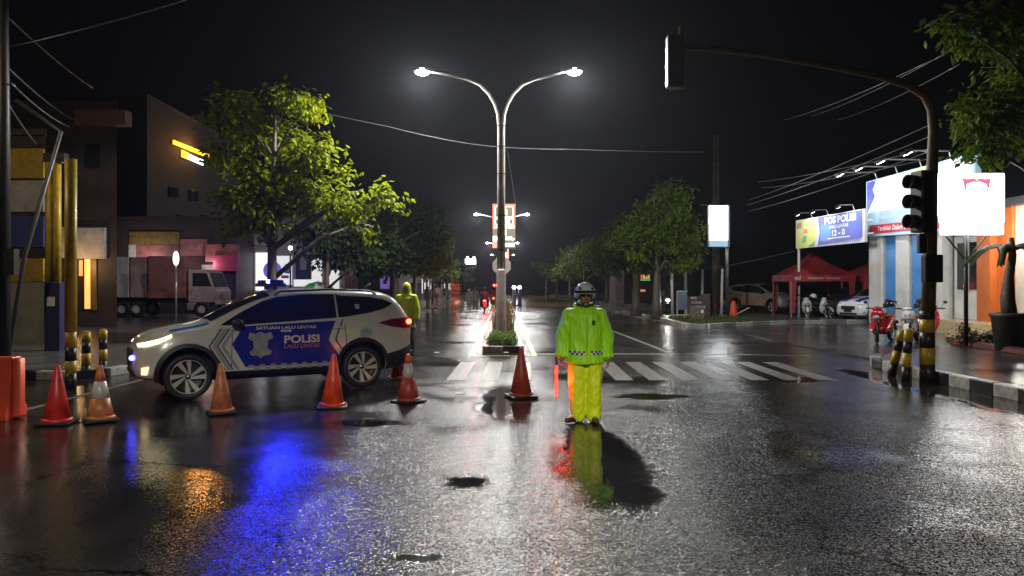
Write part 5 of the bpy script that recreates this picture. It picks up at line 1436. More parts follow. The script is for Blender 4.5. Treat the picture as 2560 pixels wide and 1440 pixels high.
    b = MB(); b.smooth = True; b.tube([(-.2, -.17, .28), (-.6, -.17, .33), (-.85, -.17, .42)], [.04, .055, .05], 8); b.build('exhaust', M_dark, t, fix=False)
    b = MB(); b.smooth = True; b.ell((-.97, 0, .72), (.03, .09, .045), 10, 6); b.build('tail_lamp', tail or M_tailoff, t, fix=False)
    b = MB(); b.box((-1.0, 0, .55), (.012, .24, .1), Matrix.Rotation(R(15), 4, 'Y')); b.build('number_plate', M_black, t)
    b = MB(); b.box((-.9, 0, .45), (.03, .16, .3), Matrix.Rotation(R(25), 4, 'Y')); b.build('rear_fender', M_black, t)
    if box:
        b = MB(); b.box((-.95, 0, 1.02), (.38, .42, .28), bev=.07); b.build('top_box', M_black, t)
        b = MB(); b.box((-.88, 0, .86), (.3, .2, .03)); b.build('rack', M_dark, t)
    if helmet:
        h = helmet_mesh('helmet', helmet, None)
        h.location = Vector(loc) + Matrix.Rotation(rz, 3, 'Z') @ Vector((.30, .22, 1.10)); h.rotation_euler = (0, 0, rz)
        tag(h, hlabel or 'helmet on a handlebar', 'helmet')
    return t
def helmet_mesh(name, m, parent, visor=True):
    b = MB(); b.smooth = True
    vs, fs = [], []
    n, k = 20, 11
    for i in range(k):
        th = R(3) + (R(112) - R(3)) * i / (k - 1)
        for j in range(n):
            a = 2 * PI * j / n
            x = math.sin(th) * math.cos(a); y = math.sin(th) * math.sin(a); z = math.cos(th)
            front = max(0, -y)
            zz = z
            if z < .05 and front > .55: zz = .05 + (z - .05) * .12
            vs.append((x * .135, y * .155 + .005, zz * .15))
    for i in range(k - 1):
        for j in range(n): fs.append((i * n + j, i * n + (j + 1) % n, (i + 1) * n + (j + 1) % n, (i + 1) * n + j))
    fs.append(list(range(n)))
    b.add(vs, fs)
    o = b.build(name, m, parent, fix=False)
    md = o.modifiers.new('thick', 'SOLIDIFY'); md.thickness = .012; md.offset = 1
    b = MB(); b.smooth = True
    vs, fs = [], []
    for i in range(5):
        z = .03 - i * .026
        for j in range(11):
            a = R(-160 + j * 14)
            r_ = 1.0 - .03 * i * i * .2
            vs.append((math.cos(a) * .148 * r_, math.sin(a) * .172 * r_, z))
    for i in range(4):
        for j in range(10): fs.append((i * 11 + j, i * 11 + j + 1, i * 11 + 12 + j, i * 11 + 11 + j))
    if visor:
        b.add(vs, fs); b.build('visor', mat('smoke_visor', (0.03, 0.03, 0.035), .05, var=.05), o, fix=False)
    return o

# ------------------------------------------------------------------ people
def voxel(mb, size, m, name, parent, smooth=4, wrinkle=0.0, wscale=(9, 9, 4), seed=0.0):
    o = mb.build('tmp_blob', m, fix=True)
    r = o.modifiers.new('r', 'REMESH'); r.mode = 'VOXEL'; r.voxel_size = size; r.use_smooth_shade = True
    s = o.modifiers.new('s', 'SMOOTH'); s.iterations = smooth; s.factor = .5
    me = evaluated(o, name)
    bpy.data.objects.remove(o)
    me.materials.clear(); me.materials.append(m)
    if wrinkle:
        nm = [v.normal.copy() for v in me.vertices]
        for v, n_ in zip(me.vertices, nm):
            c = v.co
            f = noise.noise(Vector((c.x * wscale[0] + seed, c.y * wscale[1], c.z * wscale[2] + c.x * 5))) + .5 * noise.noise(Vector((c.x * wscale[0] * 2.3, c.y * wscale[1] * 2.3 + seed, c.z * wscale[2] * 2.6 - c.x * 7)))
            v.co = c + n_ * (1 - abs(f) * 2.2) * wrinkle
    me.polygons.foreach_set('use_smooth', [True] * len(me.polygons))
    return link(name, me, parent)
SKIN = mat('skin', (0.30, 0.165, 0.11), .5, var=.15, scale=12)
STAND = dict(head=(0, -.015, 1.555), neck=(0, .01, 1.40), chest=(0, 0, 1.22), pelvis=(0, 0, .88),
             shR=(-.185, .01, 1.345), elR=(-.255, .035, 1.07), wrR=(-.275, -.02, .83),
             shL=(.185, .01, 1.345), elL=(.255, .035, 1.07), wrL=(.275, -.02, .83),
             hiR=(-.095, 0, .86), knR=(-.11, -.02, .47), anR=(-.115, .015, .085), toR=(-.15, -.14, .035),
             hiL=(.095, 0, .86), knL=(.11, -.02, .47), anL=(.115, .015, .085), toL=(.14, -.14, .035))
def V(j): return Vector(j)
def hand_shapes(b, wr, el, side, grip=False):
    """palm and five separate, bent fingers"""
    wr, el = V(wr), V(el)
    d = (wr - el).normalized()                     # along the forearm
    fr = Vector((0, -1, 0)); fr = (fr - d * fr.dot(d)).normalized()   # forward
    ins = Vector((-side, 0, 0)); ins = (ins - d * ins.dot(d) - fr * ins.dot(fr)).normalized()
    b.cap(wr - d * .03, .026, wr + d * .01, .027)
    for q in (-.026, -.009, .009, .026):
        b.cap(wr + d * .01 + fr * q, .017, wr + d * .075 + fr * q * 1.1, .0145, 8)
    for i, (q, L) in enumerate(((.033, .070), (.011, .078), (-.011, .072), (-.033, .058))):
        k = wr + d * .08 + fr * q
        cl = .55 if not grip else 1.35
        p1 = k + (d * math.cos(cl * .5) + ins * math.sin(cl * .5)) * L * .45
        p2 = p1 + (d * math.cos(cl * 1.3) + ins * math.sin(cl * 1.3)) * L * .32
        p3 = p2 + (d * math.cos(cl * 2.0) + ins * math.sin(cl * 2.0)) * L * .25
        b.cap(k, .0105, p1, .0095, 8); b.cap(p1, .0095, p2, .0085, 8); b.cap(p2, .0085, p3, .0075, 8)
    t0 = wr + d * .025 + fr * .03
    t1 = t0 + (d * .6 + fr * .6 + ins * .35) * .042; t2 = t1 + (d * .85 + ins * .45) * .034
    b.cap(t0, .014, t1, .0115, 8); b.cap(t1, .0115, t2, .009, 8)
def person(name, label, loc, rz, J=None, coat=None, trousers=None, sc=1.0, hood=False, helmet=None, fine=True, coat_len=.73, group=None, shoe=None, gripR=False, stout=1.0, wrinkle=.006, poncho=False):
    j = dict(STAND); j.update(J or {})
    t = thing(name, label, 'person', loc, rz, group)
    t.scale = (sc, sc, sc)
    hd_ = V(j['head']); b = MB()
    # head: skull, jaw, nose, brow, lips, ears
    b.ell(hd_ + Vector((0, .012, .025)), (.077, .095, .098)); b.ell(hd_ + Vector((0, -.018, -.045)), (.060, .070, .075))
    if fine:
        b.ell(hd_ + Vector((0, -.098, -.028)), (.014, .018, .014), 8, 6); b.cap(hd_ + Vector((0, -.082, .012)), .009, hd_ + Vector((0, -.099, -.025)), .012, 8)
        b.ell(hd_ + Vector((0, -.082, -.066)), (.025, .012, .010), 8, 6); b.ell(hd_ + Vector((0, -.074, -.102)), (.026, .018, .018), 8, 6)
        for s in (-1, 1):
            b.ell(hd_ + Vector((s * .032, -.080, .022)), (.026, .012, .009), 8, 6); b.ell(hd_ + Vector((s * .079, .012, -.01)), (.010, .020, .032), 8, 6)
            b.ell(hd_ + Vector((s * .040, -.066, -.03)), (.024, .018, .022), 8, 6)
    b.cap(V(j['neck']) - Vector((0, 0, .06)), .06, hd_ + Vector((0, .015, -.07)), .055)
    ch, pe = V(j['chest']), V(j['pelvis'])
    b.ell(ch, (.165, .11, .20)); b.ell((ch + pe) / 2, (.15, .105, .2)); b.ell(pe, (.16, .115, .13))
    for s, k in ((-1, 'R'), (1, 'L')):
        b.cap(j['sh' + k], .055, j['el' + k], .042); b.cap(j['el' + k], .042, j['wr' + k], .028)
        b.cap(j['hi' + k], .085, j['kn' + k], .058); b.cap(j['kn' + k], .058, j['an' + k], .042)
        b.cap(j['an' + k], .042, j['to' + k], .03)
        if fine: hand_shapes(b, j['wr' + k], j['el' + k], s, gripR and k == 'R')
        else: b.cap(j['wr' + k], .03, V(j['wr' + k]) + (V(j['wr' + k]) - V(j['el' + k])).normalized() * .11, .03)
    voxel(b, .0065 if fine else .016, SKIN, 'body', t, 3 if fine else 2)
    if fine:
        for s in (-1, 1):
            e = MB(); e.smooth = True; e.ell(hd_ + Vector((s * .031, -.0835, .008)), (.013, .007, .006), 8, 6); e.build('eye', mat('eye_dark', (.02, .015, .012), .1), t, fix=False)
            e = MB(); e.smooth = True; e.ell(hd_ + Vector((s * .033, -.089, .030)), (.021, .006, .004), 8, 6); e.build('eyebrow', M_black, t, fix=False)
        e = MB(); e.smooth = True; e.ell(hd_ + Vector((0, -.094, -.066)), (.022, .004, .0035), 8, 6); e.build('mouth', mat('lip', (.14, .05, .045), .5), t, fix=False)
    vx = .011 if fine else .018
    # trousers
    if trousers:
        b = MB()
        for k in 'RL':
            hi, kn, an = V(j['hi' + k]), V(j['kn' + k]), V(j['an' + k])
            b.cap(hi + Vector((0, 0, .02)), .112 * stout, kn, .098 * stout); b.cap(kn, .098 * stout, an + Vector((0, 0, .03)), .088)
            b.cap(an + Vector((0, 0, .05)), .089, an + Vector((0, 0, -.005)), .087)
        b.ell(pe, (.18 * stout, .13 * stout, .15))
        voxel(b, vx, trousers, 'trousers', t, 5, wrinkle, (8, 8, 5), 3.1)
    for k in 'RL':
        b = MB(); an, to = V(j['an' + k]), V(j['to' + k])
        b.cap(Vector((an.x, an.y, an.z - .035)), .046, to, .038, 10); b.cap(an + Vector((0, .03, -.05)), .034, to + Vector((0, 0, -.012)), .026, 10)
        voxel(b, .009 if fine else .016, shoe or mat('dark_shoe', (0.035, 0.02, 0.015), .35, var=.2), 'shoe', t, 2)
    # raincoat
    if coat:
        b = MB(); st = stout
        ne = V(j['neck'])
        hem = Vector((pe.x, pe.y, coat_len)) if not poncho else Vector((pe.x, pe.y, coat_len))
        b.tube([ne + Vector((0, .0, .045)), ne + Vector((0, 0, .0)), ne + Vector((0, .005, -.045)), ch + Vector((0, .005, .10)), ch + Vector((0, 0, -.02)), (ch + pe) / 2, pe + Vector((0, 0, .04)), (pe + hem) / 2, hem],
               [.085, .09, .135, .192 * st, .205 * st, .212 * st, .212 * st, .220 * st, .226 * st], 20, flat=.76)
        for s, k in ((-1, 'R'), (1, 'L')):
            sh, el, wr = V(j['sh' + k]), V(j['el' + k]), V(j['wr' + k])
            d = (wr - el).normalized()
            b.cap(ne.lerp(sh, .35) + Vector((0, 0, -.03)), .085, sh + Vector((s * -.01, 0, -.015)), .085)
            if poncho:
                b.cap(sh, .1, el, .12); b.cap(el, .12, wr, .12); b.cap(sh.lerp(pe, .4), .15, wr.lerp(pe, .35), .16)
            else:
                b.cap(sh, .088 * st, el, .082 * st); b.cap(el, .082 * st, wr - d * .03, .066); b.tube([wr - d * .05, wr - d * .03, wr + d * .005], [.064, .072, .074], 14)
        if hood:
            b.ell(hd_ + Vector((0, .035, .015)), (.115, .125, .15)); b.cap(ne + Vector((0, .03, 0)), .11, hd_ + Vector((0, .04, -.05)), .11)
        else:
            b.ell(ne + Vector((0, .085, .03)), (.13, .075, .075)); b.cap(ne + Vector((-.09, .02, .03)), .045, ne + Vector((.09, .02, .03)), .045)
            for s in (-1, 1): b.cap(ne + Vector((s * .10, .03, .035)), .04, ne + Vector((s * .055, -.08, -.03)), .035)
        c = voxel(b, vx, coat, 'raincoat', t, 4, wrinkle, (9, 9, 3.2), 1.7)
        if hood:
            e = MB(); e.smooth = True; e.ell(hd_ + Vector((0, -.075, -.015)), (.066, .022, .092), 14, 9); e.build('face', SKIN, t, fix=False)
    if helmet:
        h = helmet_mesh('helmet', helmet, t)
        h.location = hd_ + Vector((0, .008, .03))
    return t
FLUO = mat('fluorescent_lime', (0.40, 0.86, 0.012), .5, var=.1, scale=5)
FLUOY = mat('fluorescent_yellow', (0.74, 0.86, 0.012), .5, var=.1, scale=5)
FLUO2 = mat('fluorescent_yellow_coat', (0.62, 0.80, 0.012), .4, var=.12, scale=5)
M_helw = mat('helmet_white', (0.62, 0.63, 0.65), .16, var=.05, coat=.6)
M_helk = mat('helmet_black', (0.015, 0.015, 0.017), .15, var=.05, coat=.5)
# the officer in front
of_ = gp(1462, 1056)
off = person('person', 'officer in fluorescent lime raincoat and white helmet holding a red light wand', (of_.x, of_.y, .006), R(2),
             J=dict(anR=(-.085, .0, .085), toR=(-.225, -.07, .035), knR=(-.10, -.02, .47), hiR=(-.09, 0, .86),
                    anL=(.105, -.02, .085), toL=(.115, -.17, .035), knL=(.105, -.03, .47),
                    shR=(-.185, .01, 1.315), elR=(-.275, .03, 1.06), wrR=(-.298, -.03, .815), shL=(.185, .01, 1.315), elL=(.275, .03, 1.06), wrL=(.285, -.01, .80)),
             coat=FLUO, trousers=FLUOY, sc=1.0, helmet=M_helw, gripR=True, stout=1.06, coat_len=.73, wrinkle=.010)
jk = [c for c in off.children if c.name.startswith('raincoat')][0]
bmj = bmesh.new(); bmj.from_mesh(jk.data); BJ = BVHTree.FromBMesh(bmj)
def on_jacket(x, z, o_):
    h = BJ.ray_cast(Vector((x, -1, z)), Vector((0, 1, 0)))
    return (h[0] + Vector((0, -o_, 0))) if h[0] else Vector((x, -.15, z))
band = MB()
for i in range(16):
    x = -.208 + i * .026
    if -.035 < x < .03: continue
    for r_ in range(2):
        band.mi = (i + r_) % 2
        z = .842 + r_ * .026
        n_ = Vector((0, 0, 0))
        band.add([on_jacket(x, z, .006), on_jacket(x + .026, z, .006), on_jacket(x + .026, z + .026, .006), on_jacket(x, z + .026, .006)], [(0, 1, 2, 3)])
bo = band.build('checker_band', [mat('band_white', (.7, .7, .7), .4), M_black], off, fix=False); bo['kind'] = 'stuff'
em = MB(); em.add([on_jacket(.085 + .026 * math.cos(a * PI / 4), 1.235 + .034 * math.sin(a * PI / 4), .006) for a in range(8)], [list(range(8))]); em.build('chest_emblem', mat('emblem_dark_green', (.05, .12, .01), .5), off, fix=False)
zp = MB()
for k in range(11):
    z0_, z1_ = 1.30 - k * .05, 1.30 - (k + 1) * .05
    zp.add([on_jacket(-.006, z0_, .003), on_jacket(.010, z0_, .003), on_jacket(.010, z1_, .003), on_jacket(-.006, z1_, .003)], [(0, 1, 2, 3)])
zp.build('storm_flap', mat('lime_seam', (0.24, 0.55, 0.01), .45), off, fix=False)
hel = [c for c in off.children if c.name.startswith('helmet')][0]
for s in (-1, 1):
    b = MB(); b.smooth = True; b.ell((s * .075, -.125, .072), (.022, .01, .012), 8, 6, Matrix.Rotation(s * R(-25), 4, 'Y')); b.build('vent', M_black, hel, fix=False)
b = MB(); b.smooth = True; b.tube([(-.125, -.05, -.05), (-.10, -.055, -.12), (0, -.075, -.155), (.10, -.055, -.12), (.125, -.05, -.05)], .012, 7); b.build('chin_strap', M_black, hel, fix=False)
for c in hel.children:
    if c.name.startswith('visor'):
        c.scale = (1.0, 1.0, .30); c.location = (0, 0, .036)
# light wand in his right hand
wr = Vector((of_.x, of_.y, 0)) + Vector((-.295, -.03, .72))
a_, e_ = pt(1391, 912, of_.y - .04), pt(1391, 995, of_.y - .1)
w = thing('light_wand', 'glowing red traffic wand held pointing down in the officer\'s right hand', 'light wand', a_)
b = MB(); b.smooth = True; b.tube([a_ - a_, (a_ - a_) + Vector((0, 0, .10))], .016, 10); b.build('handle', M_black, w, fix=False)
b = MB(); b.smooth = True; b.tube([Vector((0, 0, -.01)), (e_ - a_) * .97, e_ - a_], [.014, .0135, .007], 12); b.build('lit_tube', glow('wand_red', (1.0, 0.011, 0.007), 14), w, fix=False)
b = MB(); b.smooth = True; b.ell(e_ - a_, (.017, .017, .012), 10, 6); b.build('end_cap', M_dark, w, fix=False)
lamp('POINT', 'wand_light', w, (e_ - a_) * .5 + Vector((.03, .06, 0)), 5, (1, .05, .02), .03)
# person in yellow behind the police car
pb = gp(1017, 878)
person('person', 'person in hooded yellow raincoat standing behind the police car', (gx(1016, 18.6), 18.6, .006), R(-8), J=dict(head=(.0, -.02, 1.55), shR=(-.18, .01, 1.34), wrR=(-.25, -.06, .86)), coat=FLUO2, trousers=mat('dark_trousers', (.03, .035, .03), .5), sc=1.03, hood=True, fine=False, coat_len=.62, group='people on the road')
bnd = MB(); bnd.smooth = True; bnd.tube([(0, 0, .70), (0, 0, .76)], .236, 18, flat=.79, cap=False)
bnd.build('reflective_band', mat('reflective_grey', (.45, .52, .55), .3), bpy.data.objects['person.001'], fix=False)
# far people
PON = mat('grey_raincoat', (.33, .30, .27), .45, var=.2, scale=4)
PON2 = mat('mauve_raincoat', (.26, .22, .23), .45, var=.2, scale=4)
WALK = dict(knR=(-.1, -.16, .48), anR=(-.1, -.1, .09), toR=(-.1, -.24, .04), knL=(.1, .06, .46), anL=(.1, .24, .12), toL=(.1, .14, .04))
person('person', 'walker in grey raincoat and white helmet on the far left lane', (gx(1173, 48.5), 48.5, .006), R(185), J=WALK, coat=PON, trousers=PON, sc=.86, helmet=M_helw, fine=False, coat_len=.55, group='people on the road')
person('person', 'walker in mauve-grey raincoat beside the one in the white helmet', (gx(1188, 50), 50, .006), R(178), J=WALK, coat=PON2, trousers=PON2, sc=.9, fine=False, coat_len=.6, group='people on the road')
person('person', 'person in a loose grey poncho at the left pavement edge', (gx(1069, 50.0), 50, .13), R(120), coat=PON, trousers=PON2, sc=.9, fine=False, poncho=True, coat_len=.55, group='people on the road')
person('person', 'person in a grey poncho and pale headgear at the left pavement edge', (gx(1088, 49), 49, .13), R(70), J=dict(wrR=(-.22, -.30, 1.0)), coat=PON, trousers=PON, sc=.93, fine=False, poncho=True, coat_len=.35, helmet=mat('helmet_cream', (.5, .42, .32), .3), group='people on the road')

# ------------------------------------------------------------------ scooters and riders
M_red = mat('scooter_red', (.42, .012, .02), .2, var=.1, coat=.5)
M_scw = mat('scooter_white', (.6, .6, .58), .22, var=.1, coat=.5)
GS = 'scooters parked before the police post'
s1 = gp(2212, 858); s2 = gp(2285, 862); s3 = gp(2352, 862)
scooter('red scooter parked nearest the white and blue columns', (s1.x, s1.y, .035), R(225), M_red, M_red, GS, steer=.4, helmet=M_helk, hlabel='black helmet on the red scooter nearest the columns')
scooter('red and white scooter parked behind the two leaning bollards', (s2.x + .1, s2.y + .2, .035), R(232), M_scw, M_red, GS, steer=.3, helmet=M_helk, hlabel='black helmet on the red and white scooter behind the bollards')
scooter('red scooter with a black top box behind the signal pole', (s3.x - .1, s3.y + .5, .035), R(55), M_red, M_red, GS, box=True, steer=.2)
GT = 'motorcycles under the tents'
scooter('white motorcycle with a white helmet beside the banner post', (gx(2018, 36.3), 36.2, .05), R(250), M_scw, M_scw, GT, helmet=M_helw, steer=.35, hlabel='white helmet on the motorcycle beside the banner post')
scooter('white motorcycle right of the one with the white helmet', (gx(2052, 36.6), 36.6, .05), R(285), M_scw, M_black, GT, steer=.3)
GI = 'motorcycles on the right island'
scooter('red and white motorcycle behind the orange cone by the billboard post', (gx(1806, 39.6), 39.9, .15), R(240), M_red, M_scw, GI)
scooter('white motorcycle left of the concrete pole', (gx(1772, 40.5), 40.5, .15), R(245), M_scw, M_black, GI)
SIT = dict(head=(0, -.10, 1.40), neck=(0, -.06, 1.25), chest=(0, -.03, 1.07), pelvis=(0, .05, .82), shR=(-.19, -.05, 1.2), elR=(-.27, -.22, 1.02), wrR=(-.28, -.45, 1.0), shL=(.19, -.05, 1.2), elL=(.27, -.22, 1.02), wrL=(.28, -.45, 1.0),
           hiR=(-.12, .05, .80), knR=(-.2, -.32, .70), anR=(-.19, -.25, .36), toR=(-.19, -.38, .32), hiL=(.12, .05, .80), knL=(.2, -.32, .70), anL=(.19, -.25, .36), toL=(.19, -.38, .32))
def rider(sl, loc, rz, coat, helm, label, group):
    # the figure faces local -Y, the scooter +X
    p = Vector(loc) + Matrix.Rotation(rz, 3, 'Z') @ Vector((-.22, 0, .03))
    return person('person', label, p, rz + PI / 2, J=SIT, coat=coat, trousers=mat('dark_trousers', (.03, .035, .03), .5), sc=.98, helmet=helm, fine=False, coat_len=.74, group=group)
GR = 'motorcycles on the road'
lp = (gx(1672, 40.5), 40.5, .15)
scooter('motorcycle with a bright headlight among the white poles', lp, R(252), M_black, M_black, GR, light=glow('bike_headlight', (1, .96, .9), 45), lean=0)
lamp('SPOT', 'bike_light', None, Vector(lp) + Vector((-.25, -.75, .74)), 160, (1, .96, .9), .05, target=Vector(lp) + Vector((-2, -7, 0)), spot=R(70)).name = 'bike_light'
rider(0, lp, R(252), mat('navy_jacket', (.03, .04, .07), .5), M_helk, 'rider in dark navy jacket on the motorcycle with the bright headlight', 'riders')
M_tl = glow('bike_tail', (1.0, 0.03, 0.02), 40)
rp = (gx(1211, 47), 47, .01)
scooter('motorcycle with a glowing red tail lamp left of the median', rp, R(92), M_black, M_black, GR, tail=M_tl, lean=0)
rider(0, rp, R(92), mat('purple_jacket', (.10, .03, .09), .5), M_helk, 'rider in purple jacket on the motorcycle left of the median', 'riders')
lamp('POINT', 'bike_tail_light', None, Vector(rp) + Vector((.15, -1.3, .72)), 90, (1, .03, .02), .05)
rp = (gx(1234, 56), 56, .01)
scooter('farther motorcycle with red warning lights close to the median', rp, R(90), M_black, M_black, GR, tail=M_tl, lean=0)
rider(0, rp, R(90), mat('dark_red_jacket', (.10, .02, .02), .5), M_helk, 'rider in dark red jacket on the farther motorcycle', 'riders')
t = thing('warning_light', 'red warning lamp on a post glowing at the left of the median', 'warning light', (gx(1238, 54), 54, 0.12))
b = MB(); b.tube([(0, 0, 0), (0, 0, 1.55)], .03, 8); b.build('post', M_dark, t)
for s in (-1, 1):
    b = MB(); b.smooth = True; b.ell((s * .09, -.02, 1.58), (.06, .05, .06), 10, 7); b.build('red_lens', M_tl, t, fix=False)
lamp('POINT', 'warning_glow', t, (0, -.35, 1.5), 90, (1, .03, .02), .06)
M_bl = glow('blue_white_lamp', (.55, .6, 1.0), 26)
M_wl = glow('warm_white_lamp', (1.0, .75, .55), 22)
for px, m, lab in ((1285, M_wl, 'dark blue warning post with a warm white lamp right of the median'), (1299, M_bl, 'dark blue warning post with a blue-white lamp right of the median')):
    t = thing('warning_post', lab, 'warning light', (gx(px, 60.5), 60.5, .01), group='lamp posts in the right lane')
    b = MB(); b.smooth = True; b.tube([(0, 0, 0), (0, 0, .06), (0, 0, .1), (0, 0, 1.4)], [.28, .26, .17, .14], 12); b.build('post', M_navy, t, fix=False)
    b = MB(); b.smooth = True; b.ell((0, 0, 1.52), (.15, .13, .14), 12, 8); b.build('lamp_globe', m, t, fix=False)

# ------------------------------------------------------------------ cones, barriers and small things
M_cone = mat('cone_orange', (.78, .07, .012), .38, var=.45, scale=8, bump=.15, bscale=25)
M_cone2 = mat('cone_faded_orange', (.50, .16, .05), .45, var=.5, scale=8, bump=.15, bscale=25)
M_cone3 = mat('cone_red', (.62, .03, .03), .38, var=.45, scale=8, bump=.15, bscale=25)
M_cone4 = mat('cone_dull_red', (.36, .045, .025), .42, var=.25, scale=6)
M_refl = mat('cone_reflective_white', (.52, .50, .46), .3, var=.2, scale=8)
def cone(label, px, py, top, m, band=None, tip=None, rz=0.2, base=True):
    p = gp(px, py); h = (py - top) / F * p.y * (1.0)
    t = thing('traffic_cone', label, 'traffic cone', (p.x, p.y + .12, .006), rz, 'traffic cones across the junction')
    t.rotation_euler = (random.uniform(-.03, .03), random.uniform(-.03, .03), rz)
    rb = .165 * h / .7; rt = .03
    def rr(z): return rb + (rt - rb) * z / h
    b = MB(); b.box((0, 0, .018), (rb * 2.35, rb * 2.35, .034), bev=.01); b.build('base', M_black, t)
    segs = [(0.03, h, m)] if not band else [(0.03, band[0] * h, m), (band[0] * h, band[1] * h, M_refl), (band[1] * h, h, tip or m)]
    for a, c, mm in segs:
        b = MB(); b.smooth = True
        pr = [(rr(a), a), (rr((a + c) / 2), (a + c) / 2), (rr(c), c)]
        if c == h: pr += [(rr(h) * .8, h + .008), (rr(h) * .55, h + .006), (.001, h + .002)]
        b.lathe(pr, 24); b.build('cone_body' if mm is not M_refl else 'reflective_sleeve', mm, t, fix=False)
    b = MB(); b.smooth = True; b.lathe([(rb * 1.08, .03), (rb * 1.06, .055), (rb * .98, .07)], 24); b.build('collar', m, t, fix=False)
    return t
cone('bright orange cone standing before the police car\'s rear door', 826, 1022, 890, M_cone)
cone('faded brownish orange cone before the police car\'s front wheel', 546, 1038, 914, M_cone2, rz=.5)
cone('red cone with white sleeve and red tip behind the tail of the police car', 1019, 1010, 890, M_cone4, band=(.52, .82), tip=M_cone, rz=.8)
cone('worn red cone left of the officer, in front of the median', 1303, 996, 872, M_cone4, rz=.35)
cone('orange and white cone second from the left barrier', 238, 1058, 918, M_cone2, band=(.42, .72), tip=M_cone2, rz=.6)
cone('plain red cone next to the left barrier', 128, 1064, 918, M_cone3, rz=.15)
cone('orange cone mostly hidden behind the rear bumper of the police car', 994, 950, 862, M_cone, rz=.3)
t = thing('water_barrier', 'orange plastic road barrier cut by the left picture edge', 'barrier', (gx(-16, 9.5), 9.5, .006), R(4))
M_bar2 = mat('barrier_orange', (.55, .06, .025), .4, var=.25, scale=4)
pr = [(-.24, 0), (.24, 0), (.24, .12), (.17, .2), (.12, .45), (.11, .74), (.09, .78), (-.09, .78), (-.11, .74), (-.12, .45), (-.17, .2), (-.24, .12)]
k = len(pr); b = MB(); b.add([(x, y, z) for x in (-.95, .28) for y, z in pr], [list(range(k)), list(range(2 * k - 1, k - 1, -1))] + [(i, (i + 1) % k, k + (i + 1) % k, k + i) for i in range(k)]); b.build('shell', M_bar2, t)
b = MB(); b.box((.31, 0, .39), (.09, .16, .76), bev=.03); b.build('end_lug', M_bar2, t)
b = MB(); b.smooth = True; b.tube([(-.1, -.16, .42), (.0, -.17, .32), (.02, -.185, .2)], .02, 8); b.build('moulded_rib', M_bar2, t, fix=False)
b = MB(); b.smooth = True; b.lathe([(.0, .80), (.05, .80), (.05, .77)], 12); b.build('filler_cap', M_white, t, fix=False)
t = thing('road_barrel', 'orange plastic cone barrier with a bar beside the billboard post', 'barrier', (gx(1831, 37.6), 37.4, .04))
b = MB(); b.smooth = True; b.lathe([(.24, 0), (.24, .05), (.2, .06), (.17, .4), (.11, .8), (.06, .88), (.0, .88)], 20); b.build('shell', M_cone, t, fix=False)
b = MB(); b.tube([(.1, -.1, .2), (.75, -.15, .55)], .02, 6); b.build('bar', M_white, t)
# litter on the road
for i, (px, py) in enumerate(((1092, 882), (1150, 985), (1265, 882))):
    p = gp(px, py); b = MB(); b.box((0, 0, .006), (.13, .09, .006), Matrix.Rotation(.3 * i, 4, 'Z') @ Matrix.Rotation(.06, 4, 'X'))
    o = b.build('paper_scrap', M_white, None, (p.x, p.y, .006)); tag(o, ['white paper scrap on the road behind the yellow raincoat', 'pale scrap lying left of the worn red cone', 'white scrap by the median nose'][i], 'litter', 'scraps on the road')
# umbrella behind the car
u = Vector((gx(795, 30), 30, .12))
t = thing('parasol', 'green and white striped parasol rising behind the police car roof', 'parasol', u)
b = MB(); zt = gz(703, 30) - .12
for k in range(8):
    b = MB(); b.smooth = True
    vs = [(0, 0, zt)]
    for q in (.5, .8, 1.0):
        for a in (0, .5, 1):
            an = (k + a) * PI / 4; vs.append((math.cos(an) * .72 * q, math.sin(an) * .72 * q, zt - .36 * q * q - (.03 if a == .5 and q == 1 else 0)))
    b.add(vs, [(0, 1, 2), (0, 2, 3), (1, 4, 5, 2), (2, 5, 6, 3), (4, 7, 8, 5), (5, 8, 9, 6)])
    b.build('canopy_panel', mat('parasol_green', (.03, .30, .06), .5) if k % 2 else mat('parasol_white', (.5, .48, .45), .5), t, fix=False)
b = MB(); b.tube([(0, 0, 0), (0, 0, zt)], .025, 8); b.build('pole', M_white, t)
# potted palm at the right edge
pp = gp(2520, 893, .2)
t = thing('potted_palm', 'dark potted palm with drooping fronds at the right picture edge', 'plant', (gx(2525, 17.2), 17.2, .2))
b = MB(); b.smooth = True; b.lathe([(.0, 0), (.30, 0), (.38, .75), (.42, .78), (.42, .86), (.36, .86), (.34, .75), (.0, .72)], 20); b.build('pot', mat('dark_pot', (.035, .035, .035), .5), t, fix=False)
b = MB(); b.smooth = True; b.tube([(0, 0, .7), (-.06, 0, 1.2), (-.02, 0, 1.7), (.06, 0, 2.2), (.02, 0, 2.6)], [.17, .15, .10, .08, .06], 10); b.build('trunk', M_bark, t, fix=False)
rng = random.Random(12)
for k in range(7):
    a = k * 2 * PI / 7 + .3; L = rng.uniform(.8, 1.2); b = MB(); prev = None
    vs, fs = [], []
    for i in range(9):
        f = i / 8; r_ = L * f; c = Vector((.02 + math.cos(a) * r_, math.sin(a) * r_, 2.35 + .25 * math.sin(f * 2.2) - .55 * f * f)); sd = Vector((-math.sin(a), math.cos(a), 0)) * (.16 * math.sin(min(1, f * 1.25 + .12) * PI * .9) + .01)
        vs += [c - sd - Vector((0, 0, .08)), c, c + sd - Vector((0, 0, .08))]
    for i in range(8):
        for q in range(2): fs.append((i * 3 + q, i * 3 + q + 1, i * 3 + q + 4, i * 3 + q + 3))
    b.smooth = True; b.add(vs, fs); b.build('frond', LEAF_D, t, fix=False)
